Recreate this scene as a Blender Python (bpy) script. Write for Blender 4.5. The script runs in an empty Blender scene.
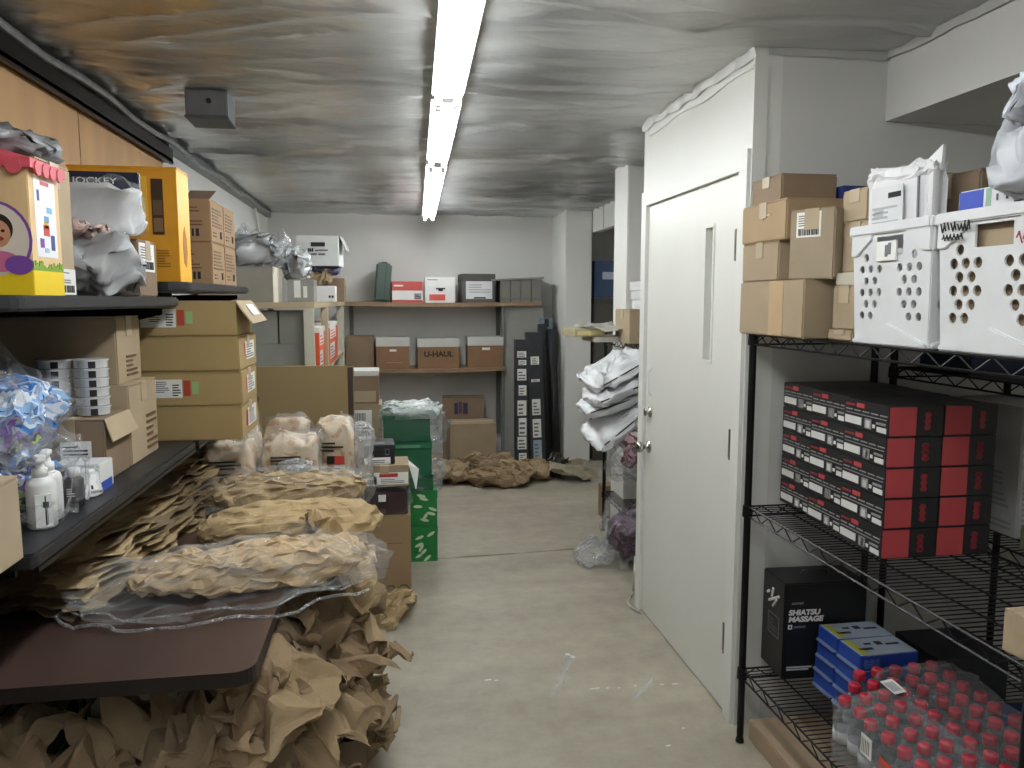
import bpy, bmesh, math, random
from mathutils import Vector, Matrix, noise
C = bpy.context.scene.collection
PI = math.pi
sc = bpy.context.scene
sc.view_settings.view_transform = 'Standard'
sc.view_settings.look = 'None'
sc.view_settings.gamma = 1.0
sc.view_settings.use_curve_mapping = False
sc.view_settings.exposure = 0.52
sc.cycles.use_denoising = True
sc.cycles.max_bounces = 10
sc.cycles.transparent_max_bounces = 24

# ------------------------------------------------------------------ materials
def lin(h):
    h = h.lstrip('#')
    out = []
    for i in (0, 2, 4):
        c = int(h[i:i+2], 16) / 255
        out.append(c / 12.92 if c <= .04045 else ((c + .055) / 1.055) ** 2.4)
    return (*out, 1)
_m = {}
FILMS = []; SHINY = []
def mat(hexc, rough=.65, metal=0.0, var=.10, scale=14.0, bump=0.0, stretch=(1, 1, 1), spec=.4):
    key = (hexc, rough, metal, var, scale, bump, stretch, spec)
    if key in _m: return _m[key]
    m = bpy.data.materials.new('surface_' + hexc)
    m.use_nodes = True
    N, L = m.node_tree.nodes, m.node_tree.links
    b = N['Principled BSDF']
    b.inputs['Roughness'].default_value = rough
    b.inputs['Metallic'].default_value = metal
    b.inputs['Specular IOR Level'].default_value = spec
    tc = N.new('ShaderNodeTexCoord'); mp = N.new('ShaderNodeMapping'); nz = N.new('ShaderNodeTexNoise')
    mp.inputs['Scale'].default_value = stretch
    nz.inputs['Scale'].default_value = scale; nz.inputs['Detail'].default_value = 5
    L.new(tc.outputs['Object'], mp.inputs['Vector']); L.new(mp.outputs[0], nz.inputs['Vector'])
    r = N.new('ShaderNodeValToRGB')
    c = lin(hexc)
    r.color_ramp.elements[0].position = .3; r.color_ramp.elements[1].position = .7
    r.color_ramp.elements[0].color = (*[x * (1 - var) for x in c[:3]], 1)
    r.color_ramp.elements[1].color = (*[min(1, x * (1 + var)) for x in c[:3]], 1)
    L.new(nz.outputs[0], r.inputs[0]); L.new(r.outputs[0], b.inputs['Base Color'])
    if bump:
        bp = N.new('ShaderNodeBump'); bp.inputs['Strength'].default_value = bump; bp.inputs['Distance'].default_value = .01
        L.new(nz.outputs[0], bp.inputs['Height']); L.new(bp.outputs[0], b.inputs['Normal'])
    _m[key] = m
    if rough < .38: SHINY.append(m)
    return m
def flat(hexc, rough=.6, metal=0.0):
    return mat(hexc, rough, metal, var=.03)
def film(name, tint=(.97, .975, .98), milk=.02, edge=.28, rough=.07, bump=.5, scale=7.0):
    """clear plastic sheet: sees through face on, glossy wrinkles at a slant"""
    if name in _m: return _m[name]
    m = bpy.data.materials.new(name); m.use_nodes = True
    N, L = m.node_tree.nodes, m.node_tree.links
    b = N['Principled BSDF']
    b.inputs['Base Color'].default_value = (.80, .82, .84, 1); b.inputs['Roughness'].default_value = rough
    b.inputs['Specular IOR Level'].default_value = .9
    tr = N.new('ShaderNodeBsdfTransparent'); tr.inputs[0].default_value = (*tint, 1)
    mx = N.new('ShaderNodeMixShader'); lw = N.new('ShaderNodeLayerWeight'); lw.inputs[0].default_value = .22
    tc = N.new('ShaderNodeTexCoord'); nz = N.new('ShaderNodeTexNoise'); nz.inputs['Scale'].default_value = scale; nz.inputs['Detail'].default_value = 3; nz.inputs['Distortion'].default_value = 1.2
    bp = N.new('ShaderNodeBump'); bp.inputs['Strength'].default_value = bump; bp.inputs['Distance'].default_value = .03
    L.new(tc.outputs['Object'], nz.inputs['Vector']); L.new(nz.outputs[0], bp.inputs['Height'])
    L.new(bp.outputs[0], b.inputs['Normal']); L.new(bp.outputs[0], lw.inputs['Normal'])
    ma = N.new('ShaderNodeMath'); ma.operation = 'MULTIPLY_ADD'; ma.use_clamp = True
    ma.inputs[1].default_value = edge; ma.inputs[2].default_value = milk
    L.new(lw.outputs['Facing'], ma.inputs[0]); L.new(ma.outputs[0], mx.inputs[0])
    L.new(tr.outputs[0], mx.inputs[1]); L.new(b.outputs[0], mx.inputs[2])
    L.new(mx.outputs[0], N['Material Output'].inputs[0])
    _m[name] = m; FILMS.append(m)
    return m
def patchy(name, cols, scale=9.0, rough=.35):
    """printed packaging: cells of several inks"""
    if name in _m: return _m[name]
    m = bpy.data.materials.new(name); m.use_nodes = True
    N, L = m.node_tree.nodes, m.node_tree.links
    b = N['Principled BSDF']; b.inputs['Roughness'].default_value = rough
    tc = N.new('ShaderNodeTexCoord'); nz = N.new('ShaderNodeTexNoise'); nz.inputs['Scale'].default_value = scale; nz.inputs['Detail'].default_value = 3; nz.inputs['Distortion'].default_value = .8
    r = N.new('ShaderNodeValToRGB'); r.color_ramp.interpolation = 'CONSTANT'
    e = r.color_ramp.elements
    while len(e) < len(cols): e.new(.5)
    for i, c in enumerate(cols):
        e[i].position = .28 + .46 * i / len(cols) if i else 0
        e[i].color = lin(c)
    L.new(tc.outputs['Object'], nz.inputs['Vector']); L.new(nz.outputs[0], r.inputs[0]); L.new(r.outputs[0], b.inputs['Base Color'])
    _m[name] = m
    return m

KRAFT = mat('9e8d75', .8, var=.06, scale=6, spec=.2)
KRAFT_D = mat('84715e', .8, var=.06, scale=6, spec=.2)
KRAFT_L = mat('aa9980', .8, var=.05, scale=6, spec=.2)
KRAFT_O = mat('a3906b', .8, var=.05, scale=6, spec=.2)
PAPER = mat('8f7c63', .85, var=.10, scale=7, spec=.15)
PAPER_L = mat('b09a76', .85, var=.10, scale=7, spec=.15)
TAPE = mat('aa9a80', .4, var=.05)
BLACK = mat('1b1b1c', .4, var=.2)
BLACKM = mat('161617', .35, .6, var=.15)
CHAR = mat('2c2d30', .45, var=.15)
WHITE = flat('e6e6e2', .5)
INK = flat('1c1c1e', .7)
GREYINK = flat('6d6d70', .7)
RED = flat('c23a35', .5)
BLUE = flat('2b49a8', .5)
PLASTIC_W = mat('e4e5e6', .35, var=.03)
CLEAR = film('clear_film')
MILKY = film('milky_film', milk=.22, edge=.45)
STRETCH = film('wrap_film', milk=.03, edge=.34, bump=.7, scale=11)

# ------------------------------------------------------------------ mesh building
class MB:
    def __init__(s): s.v = []; s.f = []; s.mi = []; s.mats = []
    def mid(s, m):
        if m not in s.mats: s.mats.append(m)
        return s.mats.index(m)
    def add(s, vs, fs, m, M=None):
        k = len(s.v); i = s.mid(m)
        for p in vs:
            p = Vector(p)
            s.v.append(tuple(M @ p) if M else tuple(p))
        for f in fs: s.f.append([k + a for a in f]); s.mi.append(i)
        return s
    def box(s, lo, hi, m, M=None):
        x0, y0, z0 = lo; x1, y1, z1 = hi
        return s.add([(x0,y0,z0),(x1,y0,z0),(x1,y1,z0),(x0,y1,z0),(x0,y0,z1),(x1,y0,z1),(x1,y1,z1),(x0,y1,z1)],
                     [(0,3,2,1),(4,5,6,7),(0,1,5,4),(1,2,6,5),(2,3,7,6),(3,0,4,7)], m, M)
    def tube(s, p, q, r, m, n=8, r2=None):
        p, q = Vector(p), Vector(q); d = (q - p).normalized()
        a = d.orthogonal().normalized(); b = d.cross(a); r2 = r if r2 is None else r2
        vs = []
        for i in range(n):
            t = 2 * PI * i / n; o = a * math.cos(t) + b * math.sin(t)
            vs += [p + o * r, q + o * r2]
        fs = [(2*i, 2*((i+1) % n), 2*((i+1) % n)+1, 2*i+1) for i in range(n)]
        fs += [tuple(2*i for i in reversed(range(n))), tuple(2*i+1 for i in range(n))]
        return s.add(vs, fs, m)
    def path(s, pts, r, m, n=6):
        for a, b in zip(pts, pts[1:]): s.tube(a, b, r, m, n)
        return s
    def lathe(s, prof, m, n=20, c=(0, 0, 0)):
        vs = []; fs = []
        for (r, z) in prof:
            for i in range(n):
                t = 2 * PI * i / n; vs.append((c[0] + r * math.cos(t), c[1] + r * math.sin(t), c[2] + z))
        for j in range(len(prof) - 1):
            for i in range(n):
                k = (i + 1) % n; fs.append((j*n+i, j*n+k, (j+1)*n+k, (j+1)*n+i))
        fs.append(tuple(reversed(range(n)))); fs.append(tuple((len(prof)-1)*n+i for i in range(n)))
        return s.add(vs, fs, m)
    def poly(s, pts, t, m, M=None):
        """closed outline in xz, thickness t along y"""
        n = len(pts)
        vs = [(x, -t/2, z) for x, z in pts] + [(x, t/2, z) for x, z in pts]
        fs = [tuple(range(n)), tuple(reversed(range(n, 2*n)))] + [(i, n+i, n+(i+1) % n, (i+1) % n) for i in range(n)]
        return s.add(vs, fs, m, M)
    def build(s, name, parent=None, loc=(0,0,0), rot=(0,0,0), smooth=False, bevel=0, seg=2):
        me = bpy.data.meshes.new(name); me.from_pydata(s.v, [], s.f)
        for m in s.mats: me.materials.append(m)
        for p, i in zip(me.polygons, s.mi): p.material_index = i; p.use_smooth = smooth
        bm = bmesh.new(); bm.from_mesh(me)
        if bevel:
            es = [e for e in bm.edges if len(e.link_faces) == 2 and e.calc_face_angle(0) > .6]
            bmesh.ops.bevel(bm, geom=es, offset=bevel, segments=seg, affect='EDGES', clamp_overlap=True)
        bmesh.ops.recalc_face_normals(bm, faces=bm.faces)
        bm.to_mesh(me); bm.free(); me.update()
        o = bpy.data.objects.new(name, me); C.objects.link(o)
        o.location = loc; o.rotation_euler = rot
        if parent: o.parent = parent
        return o
def tag(o, label, cat, group=None, kind=None):
    o['label'] = label; o['category'] = cat
    if group: o['group'] = group
    if kind: o['kind'] = kind
    return o
def thing(name, label, cat, loc, rz=0, group=None, rot=None):
    o = bpy.data.objects.new(name, None); C.objects.link(o); o.empty_display_size = .05
    o.location = loc; o.rotation_euler = rot or (0, 0, rz)
    return tag(o, label, cat, group)
def struct(o): o['kind'] = 'structure'; return o
def copy_tree(o, parent=None):
    c = o.copy(); C.objects.link(c)
    if parent: c.parent = parent
    for ch in [k for k in bpy.data.objects if k.parent == o]: copy_tree(ch, c)
    return c

# frames of a box's faces: (centre, right, up, out)
def frame(size, face):
    w, d, h = size
    return {'-y': (Vector((0, -d/2, h/2)), Vector((1,0,0)), Vector((0,0,1)), Vector((0,-1,0)), w, h),
            '+y': (Vector((0, d/2, h/2)), Vector((-1,0,0)), Vector((0,0,1)), Vector((0,1,0)), w, h),
            '+x': (Vector((w/2, 0, h/2)), Vector((0,1,0)), Vector((0,0,1)), Vector((1,0,0)), d, h),
            '-x': (Vector((-w/2, 0, h/2)), Vector((0,-1,0)), Vector((0,0,1)), Vector((-1,0,0)), d, h),
            '+z': (Vector((0, 0, h)), Vector((1,0,0)), Vector((0,1,0)), Vector((0,0,1)), w, d)}[face]
def sticker(parent, size, face, rect, base, marks=(), name='label_sticker', lift=.0012):
    """rect and marks in 0..1: rect on the face, marks on the rect"""
    O, R, U, N, fw, fh = frame(size, face)
    u0, v0, u1, v1 = rect
    b = MB()
    def slab(a0, b0, a1, b1, m, l):
        ps = []
        for k in (-.0015, l):
            for (a, c) in ((a0,b0),(a1,b0),(a1,b1),(a0,b1)):
                ps.append(O + R * ((a - .5) * fw) + U * ((c - .5) * fh) + N * k)
        b.add(ps, [(0,1,5,4),(1,2,6,5),(2,3,7,6),(3,0,4,7),(4,5,6,7)], m)
    if base: slab(u0, v0, u1, v1, base, lift)
    for (a0, b0, a1, b1, m) in marks:
        slab(u0+(u1-u0)*a0, v0+(v1-v0)*b0, u0+(u1-u0)*a1, v0+(v1-v0)*b1, m, lift + .0008)
    return b.build(name, parent)
def barcode(x0=.08, y0=.1, x1=.92, y1=.42, n=14, seed=1):
    r = random.Random(seed); out = []; x = x0
    while x < x1:
        w = (x1 - x0) / n * r.choice((.3, .5, .8)); out.append((x, y0, min(x + w, x1), y1, INK)); x += w + (x1 - x0) / n * r.choice((.35, .6))
    return out
def lines(x0, y0, x1, y1, n, m=GREYINK, seed=2):
    r = random.Random(seed); h = (y1 - y0) / n
    return [(x0, y0 + i*h, x0 + (x1-x0) * r.uniform(.55, 1), y0 + i*h + h*.45, m) for i in range(n)]
SHIP = barcode(.08, .08, .92, .36) + lines(.08, .45, .8, .92, 5)
def text(parent, size, face, u, v, hgt, s, m, name='lettering', lift=.0012, align='CENTER', roll=0, sx=1.0, shear=0, bold=0):
    O, R, U, N, fw, fh = frame(size, face)
    cu = bpy.data.curves.new(name, 'FONT'); cu.body = s; cu.size = hgt * 1.38; cu.extrude = .0004; cu.align_x = align; cu.align_y = 'CENTER'
    cu.shear = shear; cu.offset = bold
    cu.materials.append(m)
    tmp = bpy.data.objects.new(name, cu); C.objects.link(tmp)
    me = bpy.data.meshes.new_from_object(tmp.evaluated_get(bpy.context.evaluated_depsgraph_get())); me.name = name
    bpy.data.objects.remove(tmp); bpy.data.curves.remove(cu)
    o = bpy.data.objects.new(name, me); C.objects.link(o); o.parent = parent
    p = O + R * ((u - .5) * fw) + U * ((v - .5) * fh) + N * lift
    M = Matrix((R, U, N)).transposed().to_4x4()
    o.matrix_local = Matrix.Translation(p) @ M @ Matrix.Rotation(roll, 4, 'Z') @ Matrix.Diagonal((sx, 1, 1, 1))
    return o
def boxmesh(size, m, seed=0, jit=.006, z0=0):
    w, d, h = size; r = random.Random(seed); b = MB()
    vs = []
    for z in (z0, z0 + h):
        for (x, y) in ((-w/2,-d/2),(w/2,-d/2),(w/2,d/2),(-w/2,d/2)):
            vs.append((x + r.uniform(-jit, jit) * w, y + r.uniform(-jit, jit) * d, z + (r.uniform(-jit, jit) * h if z > z0 else 0)))
    return b.add(vs, [(0,3,2,1),(4,5,6,7),(0,1,5,4),(1,2,6,5),(2,3,7,6),(3,0,4,7)], m)
def carton(label, loc, size, rz=0, m=None, name='cardboard_box', cat='box', group=None, tape='x', flaps=True, seed=None, bev=.004, tape_m=None, rot=None):
    """closed carton: body, two top flaps and a strip of tape over their seam; loc is the centre of the base"""
    m = m or KRAFT; w, d, h = size
    o = thing(name, label, cat, loc, rz, group, rot)
    seed = seed if seed is not None else int(abs(loc[0]*991 + loc[1]*577 + loc[2]*331) * 10)
    hb = h - (.003 if flaps else 0)
    boxmesh((w, d, hb), m, seed, .004).build('body', o, bevel=bev)
    if flaps:
        for s in (-1, 1):
            b = MB()
            if tape == 'x': b.box((-w/2 + .002, min(s*.002, s*(d/2 - .002)), hb - .001), (w/2 - .002, max(s*.002, s*(d/2 - .002)), h), m)
            else: b.box((min(s*.002, s*(w/2 - .002)), -d/2 + .002, hb - .001), (max(s*.002, s*(w/2 - .002)), d/2 - .002, h), m)
            b.build('flap', o)
        t = MB(); g = .024; tm = tape_m or TAPE; dn = min(.06, h * .4)
        if tape == 'x':
            t.box((-w/2 - .0015, -g, h - .001), (w/2 + .0015, g, h + .0008), tm)
            for s in (-1, 1): t.box((s*w/2 - .0025, -g, h - dn), (s*w/2 + .0025, g, h), tm)
        else:
            t.box((-g, -d/2 - .0015, h - .001), (g, d/2 + .0015, h + .0008), tm)
            for s in (-1, 1): t.box((-g, s*d/2 - .0025, h - dn), (g, s*d/2 + .0025, h), tm)
        t.build('tape', o)
    return o
def slim(label, loc, size, m, rz=0, name='box', cat='box', group=None, bev=.0025, lid=None, lidh=.3, rot=None):
    """small printed box, optionally with a lift-off lid"""
    w, d, h = size
    o = thing(name, label, cat, loc, rz, group, rot)
    if lid:
        boxmesh((w*.985, d*.985, h*(1-lidh)), m, 3, .003).build('body', o, bevel=bev)
        boxmesh((w, d, h*lidh + .003), lid, 5, .003, h*(1-lidh) - .003).build('lid', o, bevel=bev)
    else: boxmesh(size, m, 3, .003).build('body', o, bevel=bev)
    return o

# crumpled stuff: sums of triangle waves make flat facets that meet in creases
def tri(t): return abs((t % 2) - 1) * 2 - 1
class Crumple:
    def __init__(s, seed, big=4, small=6, fb=1.2, fs=4.0, ab=.05, as_=.015, flatz=1.0, kx=1.0):
        r = random.Random(seed); s.t = []
        for n, f, a in ((big, fb, ab), (small, fs, as_)):
            for _ in range(n):
                k = Vector((r.gauss(0,1), r.gauss(0,1), r.gauss(0,1))).normalized() * f * r.uniform(.6, 1.4); k.x *= kx
                d = Vector((r.gauss(0,1), r.gauss(0,1), r.gauss(0,1) * flatz)).normalized() * a * r.uniform(.5, 1.3)
                s.t.append((k, r.uniform(0, 2), d))
    def __call__(s, p):
        q = Vector((0, 0, 0))
        for k, ph, d in s.t: q += d * tri(k.dot(p) + ph)
        return q
def sheet(name, w, l, m, seed, n=34, arch=0.0, roll=0.0, parent=None, loc=(0,0,0), rot=(0,0,0), cr=None, ragged=.04, smooth=False):
    cr = cr or Crumple(seed, ab=.16*min(w, l), as_=.045*min(w, l), flatz=1.6)
    r = random.Random(seed + 7); b = MB(); vs = []; fs = []
    nl = max(6, int(n * l / max(w, l))); nw = max(6, int(n * w / max(w, l)))
    for j in range(nl + 1):
        for i in range(nw + 1):
            u = i / nw * 2 - 1; v = j / nl * 2 - 1
            x, y, z = u*w/2, v*l/2, 0
            if i in (0, nw): x += r.uniform(-ragged, ragged) * w * .3
            if j in (0, nl): y += r.uniform(-ragged, ragged) * l * .3
            if arch:
                z = arch * (1 - v*v)
            if roll:
                t = v * roll; R_ = l / 2 / roll; y = math.sin(t) * R_; z += (math.cos(t) - 1) * R_
            p = Vector((x, y, z)) + cr(Vector((u, v * l / w, .3)))
            vs.append(p)
    W = nw + 1
    for j in range(nl):
        for i in range(nw): fs.append((j*W+i, j*W+i+1, (j+1)*W+i+1, (j+1)*W+i))
    b.add(vs, fs, m)
    return b.build(name, parent, loc, rot, smooth or m in FILMS or m in SHINY)
def wad(name, size, m, seed, e=.7, nu=44, nv=22, cr=None, ab=.10, as_=.035, fb=1.1, fs=3.6, parent=None, loc=(0,0,0), rot=(0,0,0), smooth=False, zflat=True, bend=0.0, taper=0.0, e2=None, small=8, kx=1.0):
    """lumpy closed body, size = full extents, base at z = 0"""
    w, d, h = size; mn = min(size)
    cr = cr or Crumple(seed, small=small, ab=ab*mn, as_=as_*mn, fb=fb, fs=fs, kx=kx)
    def sp(c, k): return math.copysign(abs(c) ** k, c)
    e2 = e if e2 is None else e2
    b = MB(); vs = []; fs = []
    sc_ = Vector((w/mn, d/mn, h/mn))
    for j in range(nv + 1):
        ph = -PI/2 + PI * j / nv
        for i in range(nu):
            th = 2 * PI * i / nu
            p = Vector((sp(math.cos(ph), e2) * sp(math.cos(th), e), sp(math.cos(ph), e2) * sp(math.sin(th), e), sp(math.sin(ph), e2)))
            f = 1 - taper * (p.z * .5 + .5)
            q = Vector((p.x*w/2*f, p.y*d/2*f, p.z*h/2 + h/2)) + cr(Vector((p.x*sc_.x, p.y*sc_.y, p.z*sc_.z)) * .9)
            if bend: q.z -= bend * (q.x / (w/2)) ** 2 * h
            if zflat and q.z < 0: q.z *= .1
            vs.append(q)
    for j in range(nv):
        for i in range(nu):
            k = (i + 1) % nu; fs.append((j*nu+i, j*nu+k, (j+1)*nu+k, (j+1)*nu+i))
    b.add(vs, fs, m)
    return b.build(name, parent, loc, rot, smooth or m in FILMS or m in SHINY)
# ------------------------------------------------------------------ camera
cam = bpy.data.cameras.new('camera'); cam.sensor_width = 36; cam.lens = 769 / 1024 * 36; cam.clip_start = .02
co = bpy.data.objects.new('camera', cam); C.objects.link(co)
co.location = (0, 0, 1.6); co.rotation_euler = (PI/2 - math.radians(6.234), 0, -math.radians(8.818))
sc.camera = co

# ------------------------------------------------------------------ the room
CZ = 2.465
WALL = mat('cfcfcc', .8, var=.03, scale=2.5, spec=.2)
PAINT = mat('dfe0dc', .45, var=.02, scale=2.0)
def floor_mat():
    m = bpy.data.materials.new('concrete'); m.use_nodes = True
    N, L = m.node_tree.nodes, m.node_tree.links; b = N['Principled BSDF']
    tc = N.new('ShaderNodeTexCoord')
    n1 = N.new('ShaderNodeTexNoise'); n1.inputs['Scale'].default_value = 1.3; n1.inputs['Detail'].default_value = 8; n1.inputs['Roughness'].default_value = .62
    n2 = N.new('ShaderNodeTexNoise'); n2.inputs['Scale'].default_value = 9; n2.inputs['Detail'].default_value = 6; n2.inputs['Roughness'].default_value = .7
    r1 = N.new('ShaderNodeValToRGB'); r1.color_ramp.elements[0].position = .3; r1.color_ramp.elements[1].position = .72
    r1.color_ramp.elements[0].color = lin('928b7d'); r1.color_ramp.elements[1].color = lin('b0a999')
    mx = N.new('ShaderNodeMix'); mx.data_type = 'RGBA'; mx.blend_type = 'MULTIPLY'; mx.inputs[0].default_value = .55
    r2 = N.new('ShaderNodeValToRGB'); r2.color_ramp.elements[0].position = .3; r2.color_ramp.elements[0].color = (.66,.65,.62,1); r2.color_ramp.elements[1].position = .6; r2.color_ramp.elements[1].color = (1,1,1,1)
    mp = N.new('ShaderNodeMapping'); mp.inputs['Scale'].default_value = (.45, 1.5, 1)
    L.new(tc.outputs['Object'], mp.inputs[0]); L.new(mp.outputs[0], n1.inputs['Vector']); L.new(tc.outputs['Object'], n2.inputs['Vector'])
    L.new(n1.outputs[0], r1.inputs[0]); L.new(n2.outputs[0], r2.inputs[0])
    L.new(r1.outputs[0], mx.inputs[6]); L.new(r2.outputs[0], mx.inputs[7]); L.new(mx.outputs[2], b.inputs['Base Color'])
    b.inputs['Roughness'].default_value = .5; b.inputs['Specular IOR Level'].default_value = .35
    bp = N.new('ShaderNodeBump'); bp.inputs['Strength'].default_value = .12; bp.inputs['Distance'].default_value = .01
    L.new(n2.outputs[0], bp.inputs['Height']); L.new(bp.outputs[0], b.inputs['Normal'])
    return m
fl = struct(MB().box((-1.3, -1.3, -.1), (2.7, 8.1, 0), floor_mat()).build('floor'))
SCUFF = film('chalk_scuff', tint=(1, 1, 1), milk=.30, edge=0, rough=.9, bump=0)
def scuff(pts, w, seed, m=SCUFF):
    r = random.Random(seed); b = MB()
    for (x0, y0), (x1, y1) in zip(pts, pts[1:]):
        n = 5; d = Vector((x1-x0, y1-y0, 0)); q = Vector((-d.y, d.x, 0)).normalized()
        L_ = []; R_ = []
        for i in range(n + 1):
            p = Vector((x0, y0, .0006)) + d * (i/n); k = w * (.35 + r.random() * .5) * (.35 if i in (0, n) else 1)
            L_.append(p + q*k); R_.append(p - q*k)
        vs = L_ + R_; b.add(vs, [(i, i+1, n+2+i, n+1+i) for i in range(n)], m)
    o = b.build('scuff_mark', fl); return o
CHALK = film('white_drip', tint=(1, 1, 1), milk=.75, edge=0, rough=.9, bump=0)
JOINT = mat('6f6a5d', .8)
scuff([(.77, 3.25), (.72, 3.13), (.66, 2.98), (.61, 2.91)], .022, 1)
scuff([(.755, 3.27), (.785, 3.22)], .016, 2, CHALK)
for i, (x, y, l) in enumerate(((.78,2.94,.045),(.85,2.935,.012),(.90,2.93,.012),(.97,2.935,.014),(1.08,2.93,.02),(1.13,2.925,.03),(.40,3.07,.02),(.36,3.08,.03),(1.05,2.6,.012),(.95,2.5,.02))):
    scuff([(x, y), (x + l, y + .003)], .008, 10 + i, CHALK)
scuff([(.93, 2.83), (1.07, 2.98)], .02, 31)
JF = film('floor_seam', tint=(.62, .6, .55), milk=0, edge=0, bump=0)
scuff([(-.1, 4.64), (.35, 4.655), (.8, 4.68), (1.28, 4.72)], .02, 4, JF)

# foil faced ceiling, wrinkled between its seams
def foil_mat():
    m = bpy.data.materials.new('foil_insulation'); m.use_nodes = True
    N, L = m.node_tree.nodes, m.node_tree.links; b = N['Principled BSDF']
    tc = N.new('ShaderNodeTexCoord'); mp = N.new('ShaderNodeMapping'); mp.inputs['Scale'].default_value = (.55, 2.6, 1); mp.inputs['Rotation'].default_value = (0, 0, .22)
    nz = N.new('ShaderNodeTexNoise'); nz.inputs['Scale'].default_value = 3.4; nz.inputs['Detail'].default_value = 4; nz.inputs['Distortion'].default_value = 1.0
    n2 = N.new('ShaderNodeTexNoise'); n2.inputs['Scale'].default_value = .9; n2.inputs['Detail'].default_value = 3
    L.new(tc.outputs['Object'], mp.inputs[0]); L.new(mp.outputs[0], nz.inputs['Vector']); L.new(tc.outputs['Object'], n2.inputs['Vector'])
    r = N.new('ShaderNodeValToRGB'); r.color_ramp.elements[0].position = .35; r.color_ramp.elements[0].color = lin('b0b2b3'); r.color_ramp.elements[1].position = .65; r.color_ramp.elements[1].color = lin('e2e4e4')
    L.new(n2.outputs[0], r.inputs[0]); L.new(r.outputs[0], b.inputs['Base Color'])
    bp = N.new('ShaderNodeBump'); bp.inputs['Strength'].default_value = .5; bp.inputs['Distance'].default_value = .05
    L.new(nz.outputs[0], bp.inputs['Height']); L.new(bp.outputs[0], b.inputs['Normal'])
    # the sheet over the right half near the door is dull white poly, not foil
    sx = N.new('ShaderNodeSeparateXYZ'); L.new(tc.outputs['Object'], sx.inputs[0])
    wob = N.new('ShaderNodeMath'); wob.operation = 'MULTIPLY_ADD'; wob.inputs[1].default_value = .55; L.new(n2.outputs[0], wob.inputs[0]); L.new(sx.outputs['X'], wob.inputs[2])
    mr = N.new('ShaderNodeMapRange'); mr.inputs['From Min'].default_value = .85; mr.inputs['From Max'].default_value = 1.35; L.new(wob.outputs[0], mr.inputs['Value'])
    my = N.new('ShaderNodeMapRange'); my.inputs['From Min'].default_value = 4.2; my.inputs['From Max'].default_value = 3.2; L.new(sx.outputs['Y'], my.inputs['Value'])
    mm = N.new('ShaderNodeMath'); mm.operation = 'MULTIPLY'; L.new(mr.outputs[0], mm.inputs[0]); L.new(my.outputs[0], mm.inputs[1])
    for nm, a, c in (('Metallic', .72, .12), ('Roughness', .30, .45)):
        q = N.new('ShaderNodeMapRange'); q.inputs['To Min'].default_value = a; q.inputs['To Max'].default_value = c; L.new(mm.outputs[0], q.inputs['Value']); L.new(q.outputs[0], b.inputs[nm])
    return m
SEAMS = [1.15, 2.35, 3.15, 3.95, 4.75, 5.55, 6.3, 7.1]
def ceiling():
    b = MB(); nx, ny = 92, 420; vs = []; fs = []
    x0, x1, y0, y1 = -1.3, 2.7, -1.3, 8.1
    for j in range(ny + 1):
        y = y0 + (y1 - y0) * j / ny
        s = min(abs(y - q - .03 * math.sin(q * 9)) for q in SEAMS)
        for i in range(nx + 1):
            x = x0 + (x1 - x0) * i / nx
            soft = 1 if x < .9 else max(.25, 1 - (x - .9) * 1.6) if y < 3.4 else 1
            yy = y + x * .25 + .15 * noise.noise(Vector((x * 1.5, y * 1.5, 0)))
            a = noise.noise(Vector((x * 1.1, yy * 5.0, 3))); c = noise.noise(Vector((x * 3.1 + 9, yy * 9.0, 5)))
            z = -(1 - abs(a)) ** 5 * .026 - (1 - abs(c)) ** 6 * .006 + .012 * noise.noise(Vector((x * .7, y * .9, 8)))
            z = z * soft - max(0, 1 - s / .026) * .024
            if s < .13 and s > .022: z += .006 * (1 - s / .13)
            vs.append((x, y, CZ + .012 + z))
    W = nx + 1
    for j in range(ny):
        for i in range(nx): fs.append((j*W+i, j*W+i+1, (j+1)*W+i+1, (j+1)*W+i))
    b.add(vs, fs, foil_mat())
    return struct(b.build('ceiling', smooth=True))
ceiling()

LX, RX, BY = -1.2, 2.5, 8.0
struct(MB().box((LX - .1, -1.3, 0), (LX, 8.1, CZ + .1), WALL).build('wall_left'))
struct(MB().box((LX - .1, BY, 0), (RX + .1, BY + .1, CZ + .1), WALL).build('wall_back'))
struct(MB().box((RX, -1.3, 0), (RX + .1, BY, CZ + .1), WALL).build('wall_right'))
struct(MB().box((LX - .1, -1.3, 0), (RX + .1, -1.2, CZ + .1), WALL).build('wall_front'))
# partition with the door: wall pieces around the opening
PX = 1.257
p = MB()
p.box((PX, 2.6, 0), (PX + .1, 2.675, CZ), PAINT); p.box((PX, 3.70, 0), (PX + .1, 3.79, CZ), PAINT); p.box((PX, 2.675, 2.062), (PX + .1, 3.70, CZ), PAINT)
struct(p.build('wall_partition'))
struct(MB().box((PX + .1, 2.6, 0), (RX, 2.7, CZ + .02), WALL).build('wall_alcove'))
struct(MB().box((PX + .1, 3.69, 0), (RX, 3.79, CZ + .02), WALL).build('wall_passage'))
# soffit over the alcove and beam over the passage
struct(MB().box((1.755, -1.2, 2.235), (RX, 2.6, CZ + .02), WALL).build('trim_1'))
bm_ = MB(); bm_.box((1.93, 3.79, 2.25), (2.0, 7.35, CZ + .02), PAINT)
hb = struct(bm_.build('trim_2')); 
for yy in (5.4, 6.35, 6.95): MB().box((1.926, yy, 2.255), (1.93, yy + .012, CZ), mat('8f918c')).build('panel_seam', hb)
# columns
struct(MB().box((1.665, 7.35, 0), (1.925, BY, CZ + .02), PAINT).build('trim_3', bevel=.006))
struct(MB().box((1.50, 4.84, 0), (1.78, 5.14, CZ + .02), PAINT).build('trim_4', bevel=.006))
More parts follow.
